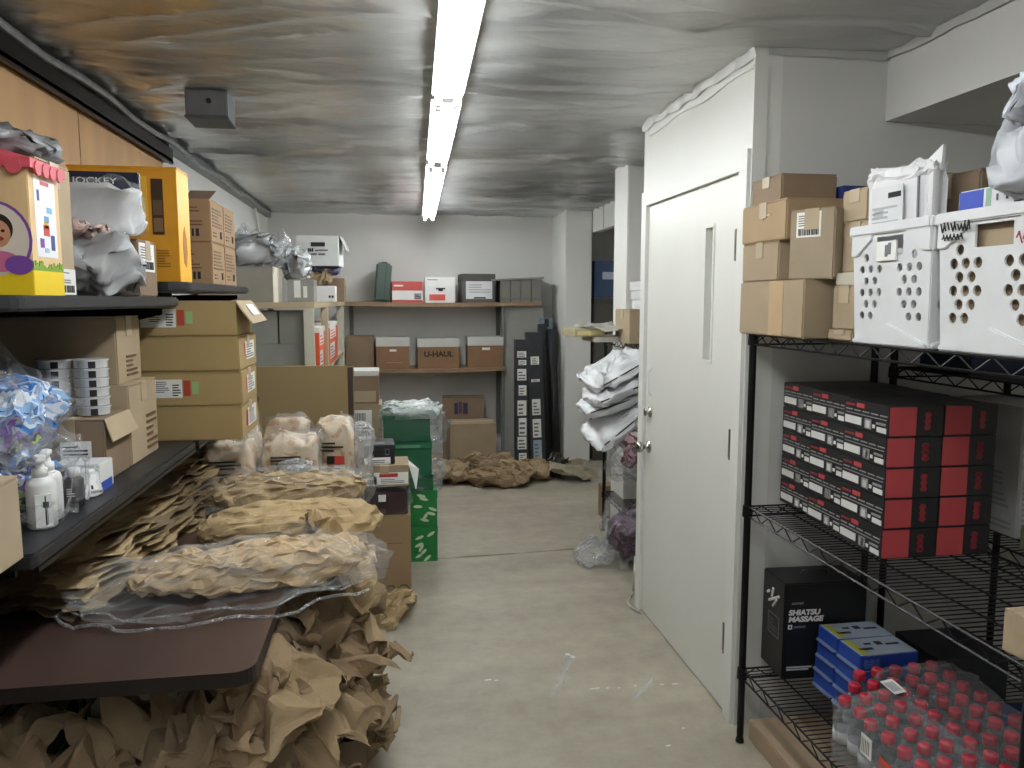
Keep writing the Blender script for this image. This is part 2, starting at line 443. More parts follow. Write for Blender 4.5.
# corner bead, wall cap and sagging plastic along the ceiling line
struct(MB().box((PX - .006, 2.594, 0), (PX + .045, 2.602, CZ), PAINT).build('trim_5'))
def sag_strip(name, pts, w, m, seed):
    r = random.Random(seed); b = MB(); vs = []; n = len(pts)
    for i, (a, q) in enumerate(pts):
        q = Vector(q); a = Vector(a); vs += [a, q + Vector((0, 0, r.uniform(-.004, .004)))]
    b.add(vs, [(2*i, 2*i+1, 2*i+3, 2*i+2) for i in range(n-1)], m); return struct(b.build(name))
GREYSHEET = mat('b9bab6', .35, var=.08, scale=5)
sag_strip('trim_6', [((PX - .02, 2.59 + i*.06, CZ + .015), (PX - .004 - .004*(i % 3), 2.59 + i*.06, CZ - .028 - .010*math.sin(i*.9)**2)) for i in range(21)], 0, GREYSHEET, 4)
b = MB(); b.path([(PX - .004, 2.6 + i*.1, CZ - .062 + .008*math.sin(i*1.1)) for i in range(12)], .006, PAINT); struct(b.build('trim_7'))
sag_strip('trim_8', [((1.748, 2.6 - i*.07, CZ + .01), (1.742, 2.6 - i*.07, CZ - .020 - .006*math.sin(i*.7)**2)) for i in range(20)], 0, GREYSHEET, 6)
sag_strip('trim_9', [((PX + .04 + i*.05, 2.592, CZ + .01), (PX + .04 + i*.05, 2.588, CZ - .020 - .005*math.sin(i*.9)**2)) for i in range(11)], 0, GREYSHEET, 7)
# plywood sheets on the left wall, steel angle in the corner, wall bracing strip
PLY = mat('b08a5e', .6, var=.14, scale=3.0, stretch=(1, 2.0, .25))
pw = MB()
for a, c_ in ((-.6, .6), (.61, 1.82), (1.83, 2.55), (2.56, 3.28), (3.29, 4.4)): pw.box((LX - .001, a, 1.0), (LX + .014, c_, 2.33), PLY)
struct(pw.build('wall_left_panelling'))
pw2 = MB()
for a, c_, z0, z1 in ((.2, 1.9, 1.75, 2.03), (1.92, 3.0, 1.72, 2.06), (3.02, 3.9, 1.8, 2.1)): pw2.box((LX + .013, a, z0), (LX + .022, c_, z1), mat('bd9767', .6, var=.12, scale=3, stretch=(1, 2, .3)))
struct(pw2.build('wall_left_boards'))
an = MB()
an.box((LX, -1.2, 2.33), (LX + .055, 4.45, 2.40), BLACKM); an.box((LX, -1.2, 2.40), (LX + .018, 4.45, CZ + .02), BLACKM); an.box((LX + .04, -1.2, 2.32), (LX + .055, 4.45, 2.345), BLACKM)
struct(an.build('trim_10'))
tt = MB(); tt.box((LX, 4.4, 2.40), (LX + .05, 7.9, CZ + .01), mat('77797a', .4, .5, var=.2)); tt.path([(LX + .055, 2.0 + i*.3, 2.425 + .012*math.sin(i*1.7)) for i in range(20)], .016, mat('8b8d8e', .35, .6, var=.25), 7)
struct(tt.build('trim_11'))
cd = MB(); cd.path([(LX + .03, 7.1, 2.42), (LX + .03, 7.3, 2.2), (LX + .05, 7.6, 1.95)], .012, WALL)
struct(cd.build('trim_12'))

# ------------------------------------------------------------------ the door
DOORP = mat('dcddd7', .4, var=.02, scale=2.5)
dr = MB(); dw = .93
# slab with a slot left open for the narrow window
y0, y1, z1 = 2.69, 3.685, 2.048
wy0, wy1, wz0, wz1 = 2.905, 2.975, 1.36, 1.885
for lo, hi in (((PX - .004, y0, .008), (PX + .038, wy0, z1)), ((PX - .004, wy1, .008), (PX + .038, y1, z1)), ((PX - .004, wy0, .008), (PX + .038, wy1, wz0)), ((PX - .004, wy0, wz1), (PX + .038, wy1, z1))): dr.box(lo, hi, DOORP)
door = struct(dr.build('door_1'))
g = MB(); g.box((PX + .016, wy0, wz0), (PX + .022, wy1, wz1), mat('b9bcae', .15, var=.05)); g.build('pane', door)
f = MB()
for lo, hi in (((PX - .009, wy0 - .012, wz0 - .012), (PX - .003, wy0, wz1 + .012)), ((PX - .009, wy1, wz0 - .012), (PX - .003, wy1 + .012, wz1 + .012)), ((PX - .009, wy0, wz0 - .012), (PX - .003, wy1, wz0)), ((PX - .009, wy0, wz1), (PX - .003, wy1, wz1 + .012))): f.box(lo, hi, DOORP)
f.build('pane_frame', door)
CHROME = mat('b4b2ac', .18, 1.0, var=.03)
def knob(y, z, s, nm):
    k = MB(); M = Matrix.Translation((PX - .004, y, z)) @ Matrix.Rotation(-PI/2, 4, 'Y')
    prof = [(.032*s, 0), (.032*s, .006), (.012*s, .010), (.012*s, .03*s)] + ([(.022*s, .036*s), (.028*s, .048*s), (.026*s, .062*s), (.014*s, .07*s), (.001, .071*s)] if nm == 'door_knob' else [(.024*s, .03*s), (.024*s, .034*s), (.001, .035*s)])
    t = MB(); t.lathe(prof, CHROME, 20); k.add(t.v, t.f, CHROME, M); return k.build(nm, door, smooth=True)
knob(3.62, .875, 1.0, 'door_knob'); knob(3.615, 1.05, .85, 'deadbolt')
STEEL = mat('7c7b76', .35, .9, var=.1)
for z in (1.80, 1.06, .30):
    h = MB(); h.box((PX - .008, 2.668, z - .055), (PX - .003, 2.712, z + .055), STEEL); h.tube((PX - .010, 2.686, z - .058), (PX - .010, 2.686, z + .058), .007, STEEL, 10); h.build('hinge', door)
sw = MB(); sw.path([(PX - .005, 3.60, 1.27), (PX - .022, 3.60, 1.25), (PX - .024, 3.60, 1.15), (PX - .005, 3.60, 1.13)], .003, DOORP); sw.build('pull_loop', door)
tr = MB()
for lo, hi in (((PX - .018, 2.606, 0), (PX - .0005, 2.672, 2.059)), ((PX - .018, 3.70, 0), (PX - .0005, 3.765, 2.059)), ((PX - .018, 2.606, 2.0595), (PX - .0005, 3.765, 2.128)), ((PX + .001, 2.676, 0), (PX + .05, 2.685, 2.05)), ((PX + .001, 3.689, 0), (PX + .05, 3.699, 2.05)), ((PX + .001, 2.676, 2.0505), (PX + .05, 3.699, 2.0615))): tr.box(lo, hi, PAINT)
struct(tr.build('trim_13'))
cb = MB(); cb.path([(1.25, 3.80, .25), (1.243, 3.80, .06), (1.232, 3.81, .02), (1.215, 3.80, .009), (1.205, 3.775, .008), (1.203, 3.74, .008), (1.208, 3.70, .008), (1.220, 3.67, .008), (1.235, 3.645, .008)], .007, mat('b9b8ae', .5), 8)
tag(cb.build('cable', smooth=True), 'pale grey cable looping on the floor at the far side of the white door', 'cable')

# ------------------------------------------------------------------ fluorescent strips
TUBE = bpy.data.materials.new('lit_tube'); TUBE.use_nodes = True
nt = TUBE.node_tree; em = nt.nodes.new('ShaderNodeEmission'); em.inputs[0].default_value = (.97, 1, .995, 1); em.inputs[1].default_value = 30.0
nt.links.new(em.outputs[0], nt.nodes['Material Output'].inputs[0])
HOUSE = mat('e9ebec', .35, var=.02)
skew = -math.radians(1.73)
def lamp(ya, yb, label):
    xm = .2 + (ya - 2.16) * .0302
    o = thing('fluorescent_light', label, 'light', (xm, ya, 2.37), skew, 'ceiling strip lights')
    L_ = yb - ya
    h = MB(); h.add([(-.062, 0, .03), (.062, 0, .03), (.035, 0, .075), (-.035, 0, .075), (-.062, L_, .03), (.062, L_, .03), (.035, L_, .075), (-.035, L_, .075)],
                    [(0,1,2,3),(4,7,6,5),(0,4,5,1),(1,5,6,2),(2,6,7,3),(3,7,4,0)], HOUSE); h.build('housing', o)
    n = max(1, round(L_ / 1.22)); s = L_ / n
    for k in range(n):
        for x in (-.036, .036):
            t = MB(); t.tube((x, k*s + .025, .005), (x, (k+1)*s - .025, .005), .0135, TUBE, 10); t.build('tube', o, smooth=True)
    for k in range(n + 1):
        yy = min(max(k*s, .012), L_ - .012); e = MB()
        for x in (-.036, .036): e.box((x - .012, yy - .012, -.012), (x + .012, yy + .012, .032), HOUSE)
        e.box((-.05, yy - .01, .018), (.05, yy + .01, .032), HOUSE)
        e.build('lamp_holder', o)
    return o
lamp(.72, 3.14, 'lit double fluorescent strip nearest the camera on the foil ceiling')
lamp(3.20, 4.56, 'short lit fluorescent strip, middle one of the three in line')
lamp(4.72, 7.55, 'lit fluorescent strip at the far end of the ceiling line')
lamp(-1.0, .66, 'lit fluorescent strip overhead before the row of three')
# junction box on the ceiling
o = thing('junction_box', 'grey metal junction box hanging under the foil ceiling', 'junction box', (-.745, 3.52, 2.345), .03)
MB().box((-.083, -.095, .010), (.083, .095, .115), mat('6a6d72', .45, .3)).build('body', o, bevel=.004)
MB().box((-.087, -.10, 0), (.087, .10, .012), mat('5c5f64', .45, .3)).build('cover', o, bevel=.003)
kk = MB(); kk.tube((.01, -.092, .07), (.01, -.099, .07), .011, BLACK, 14); kk.build('knockout', o)
# ================================================================== left: store shelving along the wall
SHELF = mat('2b2c2e', .42, .2, var=.15, scale=5)
PANEL = mat('17171a', .5, var=.2)
def shelf_mesh(x0, x1, y0, y1, z, t=.033, rad=.07):
    """deck with rounded front corners, a rolled front edge"""
    pts = [(x0, y0), (x1 - rad, y0)]
    for k in range(1, 7): a = -PI/2 + k * PI/12; pts.append((x1 - rad + rad*math.cos(a), y0 + rad + rad*math.sin(a)))
    for k in range(0, 7): a = k * PI/12; pts.append((x1 - rad + rad*math.cos(a), y1 - rad + rad*math.sin(a)))
    pts.append((x0, y1))
    n = len(pts); b = MB()
    b.add([(x, y, z - t) for x, y in pts] + [(x, y, z) for x, y in pts], [tuple(reversed(range(n))), tuple(range(n, 2*n))] + [(i, (i+1) % n, n+(i+1) % n, n+i) for i in range(n)], SHELF)
    return b
def gondola(label, y0, y1, uppers, mids, loc):
    o = thing('store_shelving', label, 'shelving', loc, group='black store shelving along the left wall')
    Y = y1 - y0; b = MB()
    b.box((-.06, 0, .05), (-.045, Y, 1.95), PANEL)
    z = .1
    while z < 1.9: b.box((-.045, 0, z), (-.036, Y, z + .055), PANEL); z += .075
    b.build('back_panel', o)
    for y in (.02, Y - .02):
        u = MB(); u.box((-.06, y - .02, 0), (-.02, y + .02, 1.97), BLACKM); u.build('upright', o)
    for z, x in uppers + mids:
        sh = shelf_mesh(-.04, x - loc[0], 0, Y, z, rad=.08 if (z, x) in uppers else .012).build('shelf', o, bevel=.006)
        for y in (.05, Y - .05):
            br = MB(); br.add([(-.04, y - .004, z - .04), (x - loc[0] - .06, y - .004, z - .04), (x - loc[0] - .06, y - .004, z - .06), (-.04, y - .004, z - .15), (-.04, y + .004, z - .04), (x - loc[0] - .06, y + .004, z - .04), (x - loc[0] - .06, y + .004, z - .06), (-.04, y + .004, z - .15)],
                              [(0,3,2,1),(4,5,6,7),(0,1,5,4),(1,2,6,5),(2,3,7,6),(3,0,4,7)], BLACKM); br.build('bracket', o)
        if (z, x) in mids:
            lp = MB(); lp.box((x - loc[0] - .012, .01, z - .040), (x - loc[0] + .001, Y - .01, z - .03), BLACKM); lp.build('price_rail', o)
    return o
GX = -1.12
gondola('nearer black store shelving with toy box and gray bag on its top shelf', 1.60, 2.87, [(1.61, -.725)], [(1.10, -.705)], (GX, 1.60, 0))
gondola('black store shelving nearest the camera, under the cut off cardboard box', .36, 1.585, [], [(1.10, -.79)], (GX, .36, 0))
gondola('farther black store shelving carrying the yellow box', 2.90, 4.20, [(1.665, -.725)], [(1.10, -.705)], (GX, 2.90, 0))

# ---- top shelf
def toy_box():
    w, d, h = .36, .15, .275
    o = thing('toy_box', 'pink and yellow toy box printed like a play house', 'toy box', (-.745 - w/2, 1.845, 1.61), 0)
    W = mat('d9b98b', .5, var=.05, scale=4, stretch=(8, 8, 1)); Y = flat('e8c820', .45); PK = flat('c8525f', .45); G = flat('7fa23a', .5); PU = flat('7a4aa0', .5)
    boxmesh((w, d, h), W, 1, .001).build('body', o, bevel=.002)
    s = (w, d, h)
    rb = MB(); hz = .06; ov = .012
    pr = [(-w/2 - ov, -d/2 - ov, h - .012), (w/2 + ov, -d/2 - ov, h - .012), (w/2 + ov, d/2 + ov, h - .012), (-w/2 - ov, d/2 + ov, h - .012), (-w/2 - ov, -d/2 - ov, h + .008), (w/2 + ov, -d/2 - ov, h + .008), (w/2 + ov, d/2 + ov, h + .008), (-w/2 - ov, d/2 + ov, h + .008), (-w/2 + .02, 0, h + hz), (w/2 - .16, 0, h + hz)]
    rb.add(pr, [(0,3,2,1), (0,1,5,4), (1,2,6,5), (2,3,7,6), (3,0,4,7), (4,5,9,8), (6,7,8,9), (5,6,9), (7,4,8)], PK)
    for i in range(9): rb.tube((-w/2 + .02 + i*.04, -d/2 - ov - .003, h - .010), (-w/2 + .02 + i*.04, -d/2 - ov + .002, h - .010), .016, PK, 12)
    for i in range(4): rb.tube((w/2 + ov - .002, -d/2 + .02 + i*.036, h - .010), (w/2 + ov + .003, -d/2 + .02 + i*.036, h - .010), .015, PK, 12)
    rb.build('roof', o)
    for f, k in (('-y', .19), ('+x', .19)): sticker(o, s, f, (0, 0, 1, k), Y, name='yellow_band')
    r = random.Random(5)
    for f in ('-y', '+x'):
        sticker(o, s, f, (0, .19, 1, .21), G, [(x, .5, x + .03, 1 + r.random()*3, G) for x in [i*.032 for i in range(31)]], name='grass_print')
    W2 = flat('efeef2', .4)
    sticker(o, s, '+x', (.16, .30, .84, .90), W2, [(.30, .93, .70, .98, PK), (.12, .72, .22, .86, flat('50549a')), (.55, .58, .80, .66, flat('78b8d8')), (.40, .46, .62, .54, flat('6aa5cf')), (.35, .28, .62, .42, RED), (.40, .38, .58, .47, flat('e0a23c')), (.68, .10, .86, .30, flat('3c4a86')), (.16, .12, .34, .24, PU), (.36, .06, .56, .12, flat('a7c7de'))], name='picture_panel')
    # round photo print of a smiling child in a pink top
    b = MB(); M = Matrix.Translation((.105, -d/2, .115)) @ Matrix.Rotation(PI/2, 4, 'X')
    def disc(rx, rz, cx, cz, z, m, n=28):
        t = MB(); t.add([(cx + rx*math.cos(2*PI*i/n), cz + rz*math.sin(2*PI*i/n), z) for i in range(n)], [tuple(range(n))], m); b.add(t.v, t.f, m, M)
    disc(.078, .082, 0, 0, .0010, PU); disc(.072, .076, 0, 0, .0016, flat('d8cdbf'))
    disc(.030, .032, .012, .022, .0022, flat('2a1d18')); disc(.010, .012, -.028, .045, .0022, flat('2a1d18'))
    disc(.023, .028, .014, .012, .0028, flat('c8926c')); disc(.040, .022, .012, -.045, .0024, flat('c66b8e')); disc(.010, .005, .014, .002, .0034, flat('8a3b34'))
    disc(.004, .003, .006, .018, .0034, INK); disc(.004, .003, .023, .018, .0034, INK); disc(.028, .02, .05, -.052, .003, PU); disc(.02, .018, -.04, -.03, .003, flat('5d8fd0'))
    b.build('photo_print', o)
    for i in range(3): sticker(o, s, '-y', (0, .45 + i*.17, .62, .455 + i*.17), flat('b08d5e'), name='plank_line')
    sticker(o, s, '-y', (.56, .72, .70, .88), PU, name='purple_badge')
    return o
toy_box()
c = carton('cardboard box with white stickers right behind the toy box', (-.945, 2.03, 1.61), (.30, .19, .315), m=KRAFT_L)
sticker(c, (.30, .19, .315), '+x', (.06, .62, .32, .78), WHITE, name='label_sticker'); sticker(c, (.30, .19, .315), '+x', (.10, .48, .40, .58), WHITE, name='label_sticker')
sticker(c, (.30, .19, .315), '+x', (.18, .01, .97, .21), WHITE, SHIP, name='shipping_label')
tag(wad('plastic_bag', (.34, .30, .065), mat('77787a', .25, var=.3, scale=6), 11, ab=.2, as_=.10, loc=(-.96, 2.0, 1.925)), 'dark crinkled plastic bag lying on top of the toy box row', 'plastic bag')
tag(wad('plastic_sleeve', (.30, .14, .03), CLEAR, 12, ab=.35, as_=.2, loc=(-.98, 1.80, 1.965), rot=(0, .25, .4)), 'clear plastic sleeve draped over the pink toy box roof', 'plastic bag')
gb = wad('gray_bag', (.29, .26, .165), mat('999b9d', .3, var=.2, scale=7, spec=.7), 13, e=.8, ab=.12, as_=.05, fs=5, loc=(-.845, 2.33, 1.61)); tag(gb, 'shiny gray plastic bag slumped on the top shelf below the white pack', 'plastic bag')
wad('bag_neck', (.09, .10, .12), mat('55585b', .25, .1, var=.2), 14, ab=.25, as_=.1, parent=gb, loc=(-.09, -.1, .06))
tag(wad('pink_pouch', (.22, .14, .045), mat('b39a92', .3, var=.25, scale=9), 15, ab=.3, as_=.12, loc=(-.90, 2.33, 1.762)), 'shiny pinkish pouch squeezed between gray bag and white pack', 'pouch')
c = carton('cardboard box with rounded corner behind the gray bag', (-.92, 2.57, 1.61), (.34, .18, .172), m=KRAFT_D)
sticker(c, (.34, .18, .172), '+x', (.05, .45, .85, .95), WHITE, SHIP, name='shipping_label')
c = thing('clothing_pack', 'white underwear pack with a navy band across its top', 'clothing pack', (-.875, 2.42, 1.785), .04)
wad('body', (.31, .13, .145), mat('c3c4c5', .25, var=.12, scale=7), 16, e=.35, ab=.10, as_=.035, parent=c)
b = MB(); NAVY = flat('23253a', .35)
b.box((-.155, -.008, .125), (.155, .012, .182), NAVY); b.build('navy_header', c, bevel=.003)
text(c, (.31, .016, .31), '-y', .62, .50, .018, 'JOCKEY', WHITE, sx=1.35)
wad('clear_wrap', (.325, .145, .155), CLEAR, 17, e=.35, ab=.10, as_=.06, parent=c)
# yellow box
w, d, h = .36, .16, .40
yb = thing('yellow_box', 'tall yellow box with dark slots and a torn hole', 'box', (-.755 - w/2, 3.04, 1.665), 0)
YEL = mat('cf9226', .45, var=.04); YL = flat('d6a83c', .45); YS = flat('f0b62e', .4); SLOT = flat('3d2a1c', .7)
boxmesh((w, d, h), YEL, 2, .001).build('body', yb, bevel=.002)
sy = (w, d, h)
sticker(yb, sy, '+x', (0, 0, 1, 1), YS, name='side_panel', lift=.0008)
sticker(yb, sy, '-y', (.30, .46, .72, .93), YL, name='pale_panel'); sticker(yb, sy, '-y', (.76, .42, .87, .91), SLOT, [(.1, .35, .9, .62, flat('5d4a35')), (.1, .05, .9, .3, flat('7a6142'))], name='window_slot')
sticker(yb, sy, '-y', (.73, .12, .755, .31), SLOT, name='slot_cut')
sticker(yb, sy, '-y', (.79, .13, .92, .30), None, lines(0, .02, 1, .98, 7, flat('8a6420')), name='small_print')
hl = MB(); hl.poly([(-.055, .055), (-.03, .06), (.0, .02), (.02, -.01), (.045, -.03), (.01, -.035), (-.03, -.06), (-.055, -.05)], .004, SLOT, Matrix.Translation((.01, -d/2, .265))); hl.build('torn_hole', yb)
hl = MB(); hl.poly([(-.02, -.06), (.01, -.075), (.026, -.02), (.022, .03), (.0, .075), (-.02, .05), (-.028, 0)], .004, flat('a9703a'), Matrix.Translation((w/2, .0, .13)) @ Matrix.Rotation(PI/2, 4, 'Z')); hl.build('torn_patch', yb)
lid = MB(); lid.box((-w/2 - .003, -d/2 - .003, h - .002), (w/2 + .003, d/2 + .003, h + .006), YEL); lid.build('lid', yb, bevel=.001)
# four brown cartons
CT = mat('9c8061', .75, var=.05, scale=6)
k = 0
for lvl in range(2):
    for col in range(2):
        lab = [['lower brown printed carton nearest the yellow box', 'lower brown printed carton farther from the yellow box'], ['upper brown printed carton nearest the yellow box, its flap raised', 'upper brown printed carton farther from the yellow box']][lvl][col]
        s = (.25, .245, .178)
        c = carton(lab, (-.875, 3.58 + col*.255, 1.665 + lvl*.180), s, m=CT, group='brown printed cartons on the top shelf', tape='y', seed=40 + k)
        for f in ('+x', '-y'): sticker(c, s, f, (.08, .10, .92, .9), None, lines(.05, .35, .95, .95, 6, flat('6b5138'), k) + lines(.1, .05, .45, .25, 2, flat('6b5138'), k + 9) + [(.72, .04, .76, .26, INK), (.80, .04, .86, .26, INK)], name='printing')
        sticker(c, s, '-y', (.05, .12, .60, .42), None, [(0, 0, 1, .06, flat('6b5138')), (0, .94, 1, 1, flat('6b5138')), (0, 0, .02, 1, flat('6b5138')), (.98, 0, 1, 1, flat('6b5138'))], name='print_frame')
        if lvl and not col:
            fb_ = MB(); fb_.add([(.02, -.12, .178), (.125, -.12, .178), (.125, .0, .225), (.02, .0, .225), (.02, -.12, .181), (.125, -.12, .181), (.125, .0, .228), (.02, .0, .228)], [(0,3,2,1),(4,5,6,7),(0,1,5,4),(1,2,6,5),(2,3,7,6),(3,0,4,7)], KRAFT_D); fb_.build('flap', c)
        k += 1

# ---- lower (middle) shelf
c = carton('cardboard box at the near end of the black shelf, cut by the picture edge', (-.875, 1.40, 1.10), (.32, .36, .165), m=KRAFT_L, tape='y')
def pump_bottle(loc, label, rz):
    o = thing('pump_bottle', label, 'bottle', loc, rz, 'white pump bottles')
    W = flat('ecebea', .3)
    MB().lathe([(.026, 0), (.030, .004), (.030, .095), (.027, .106), (.015, .114), (.013, .118)], W, 22).build('body', o, smooth=True)
    MB().lathe([(.016, .114), (.016, .132), (.010, .134), (.008, .150), (.013, .151), (.013, .160), (.006, .163)], W, 18).build('pump_collar', o, smooth=True)
    nz = MB(); nz.box((-.010, -.040, .150), (.010, .012, .161), W); nz.build('pump_nozzle', o, bevel=.003)
    sticker(o, (.04, .0592, .11), '-y', (.1, .06, .9, .72), flat('f3f3f1', .4), [(.58, .06, .66, .95, INK), (.70, .08, .74, .6, GREYINK), (.46, .6, .82, .78, INK)], name='bottle_label', lift=.0022)
    return o
pump_bottle((-.772, 1.80, 1.10), 'front white pump bottle with black print on the black shelf', .5)
pump_bottle((-.785, 1.865, 1.10), 'rear white pump bottle partly behind its twin', .3)
tag(wad('bag_over_bottles', (.12, .20, .19), CLEAR, 21, e=.5, ab=.12, as_=.07, loc=(-.775, 1.84, 1.10)), 'clear bag wrapped round the two white pump bottles', 'plastic bag')
o = thing('dropper_bottle', 'small black bottle with white cap beside the white pump bottles', 'bottle', (-.775, 1.985, 1.10))
MB().lathe([(.020, 0), (.022, .003), (.022, .065), (.012, .074)], CHAR, 18).build('body', o, smooth=True)
MB().lathe([(.014, .072), (.014, .092), (.012, .094)], WHITE, 18).build('cap', o, smooth=True)
sticker(o, (.03, .0434, .08), '-y', (.1, .3, .9, .65), CHAR, lines(.1, .1, .9, .9, 4, flat('c9c9c9')), name='bottle_label')
for i, (x, y, rz, rx, lb) in enumerate(((-.785, 2.03, .5, -.15, 'upright white sachet with black mark next to the black bottle'), (-.765, 2.06, .85, -.25, 'white sachet leaning out over the shelf edge'))):
    o = thing('sachet', lb, 'sachet', (x, y, 1.10), 0, 'white sachets', (rx, 0, rz))
    wad('body', (.055, .018, .075), flat('dadbdc', .25), 22 + i, e=.3, ab=.15, as_=.08, parent=o)
    sticker(o, (.045, .018, .075), '-y', (.15, .2, .85, .75), flat('f0f0f0'), [(.2, .1, .28, .9, INK), (.4, .1, .55, .35, INK)], name='print_panel', lift=.003)
PKT = patchy('blue_packet', ['3a3f74', '8fb4dd', 'd7dde6', '4a7fc4', '8d93a6', '6c4a8a', '2c3040', 'a8c25a'], 11, .2)
PKT2 = patchy('violet_packet', ['2d2f55', '5574b8', 'e1e4ea', '6b4a93', '9fb87a', '3d3a50'], 12, .2)
WHT = flat('f2f3f6', .35)
BAGS = [((-.965, 1.93, 1.22), (.27, .26, .175), (0, 0, .25), 'big blue and purple foil snack bag, top of the pile', PKT, 31),
        ((-.95, 2.10, 1.215), (.20, .15, .16), (0, 0, .1), 'blue foil snack bag tucked behind the big one', PKT, 32),
        ((-.965, 1.90, 1.10), (.28, .26, .12), (0, 0, .2), 'blue and violet foil packet at the bottom of the pile', PKT2, 33)]
for loc, sz, rot, lb, m, sd in BAGS:
    o = thing('snack_bag', lb, 'snack bag', loc, 0, 'blue foil snack bags', rot)
    wad('body', sz, m, sd, e=.6, ab=.16, as_=.06, parent=o)
    w_ = MB(); w_.box((-sz[0]*.15, -.003, 0), (sz[0]*.36, .003, .022), flat('6a5a9c', .35)); ob = w_.build('title_band', o, (0, -sz[1]*.485, sz[2]*.36), (0, -.22, 0))
    text(ob, (sz[0]*.5, .006, .022), '-y', .72, .5, .014, 'YER', WHT)
    if sd != 33: wad('clear_wrap', (sz[0]*1.04, sz[1]*1.06, sz[2]*1.12), CLEAR, sd + 50, e=.6, ab=.18, as_=.1, parent=o)
tag(wad('clear_pouch', (.11, .10, .12), CLEAR, 36, e=.7, ab=.2, as_=.1, loc=(-.865, 2.04, 1.10)), 'small clear pouch with blue content in front of the card boxes', 'pouch')
tag(wad('blue_sponge', (.07, .05, .04), flat('4f7fc0', .5), 37, loc=(-.865, 2.04, 1.165)), 'blue piece inside the small clear pouch', 'sponge')
o = slim('white red and blue small box lying under the carton with a white label', (-.82, 2.155, 1.10), (.12, .10, .075), flat('dcdcdd', .4), name='medicine_box')
s = (.12, .10, .075)
sticker(o, s, '-y', (0, .45, .55, .80), RED, name='red_band'); sticker(o, s, '-y', (0, 0, .85, .33), BLUE, name='blue_band'); sticker(o, s, '-y', (.55, .5, .98, .95), None, lines(.05, .1, .95, .9, 3), name='small_print')
sticker(o, s, '+x', (0, 0, .85, .33), BLUE, name='blue_band')
# carton A with the tins, cartons B and C
s = (.20, .20, .175)
c = carton('open flap cardboard box with white label, tins stacked on it', (-.885, 2.33, 1.10), s, m=KRAFT_D, tape='y')
sticker(c, s, '-y', (.42, .22, .82, .66), WHITE, lines(.1, .5, .9, .9, 3, INK) + [(.1, .15, .9, .3, GREYINK)], name='label_sticker')
fb_ = MB(); fb_.add([(.1, -.1, .172), (.1, .1, .172), (.123, .1, .115), (.118, -.1, .11), (.101, -.1, .176), (.101, .1, .176), (.126, .1, .117), (.121, -.1, .112)], [(0,3,2,1),(4,5,6,7),(0,1,5,4),(1,2,6,5),(2,3,7,6),(3,0,4,7)], KRAFT_L); fb_.build('flap', c)
s = (.36, .27, .245)
c = carton('brown box with printed side under the tall shaded box', (-.965, 2.575, 1.10), s, m=KRAFT_L)
sticker(c, s, '+x', (.55, .1, .95, .6), None, lines(0, 0, 1, 1, 6, flat('6b5138')), name='printing')
s = (.34, .22, .205)
c = carton('shaded cardboard box on top of the printed brown box', (-.985, 2.56, 1.345), s, m=KRAFT)
sticker(c, s, '+x', (.35, .1, .8, .45), None, lines(0, 0, 1, 1, 5, flat('6b5138')), name='printing')
TIN = mat('d9dadb', .22, .35, var=.05)
def tin(loc, lb):
    o = thing('tin', lb, 'tin', loc, .3, 'stacked silver tins')
    MB().lathe([(.040, 0), (.043, .002), (.043, .022), (.041, .023)], TIN, 26).build('body', o, smooth=False)
    MB().lathe([(.046, .021), (.046, .0255), (.042, .0262)], TIN, 26).build('lid', o)
    b = MB(); pts = []
    for a in range(-3, 4):
        t = -PI/2 + .1 + a*.07; pts.append((math.cos(t)*.0436, math.sin(t)*.0436))
    b.add([(x, y, .002) for x, y in pts] + [(x, y, .021) for x, y in pts], [(i, i+1, 8+i, 7+i) for i in range(6)], INK); b.build('black_label', o)
    return o
ORD = ['bottom', 'second', 'third', 'fourth', 'fifth', 'top']
for i in range(6): tin((-.845, 2.325, 1.2765 + i*.0265), f'silver tin with black label, {ORD[i]} of the aisle side stack' if i in (0, 5) else f'silver tin with black label, {ORD[i]} from the bottom of the aisle side stack')
for i in range(6): tin((-.942, 2.325, 1.2765 + i*.0265), f'silver tin, {ORD[i]} of the stack nearer the wall' if i in (0, 5) else f'silver tin, {ORD[i]} from the bottom of the stack nearer the wall')
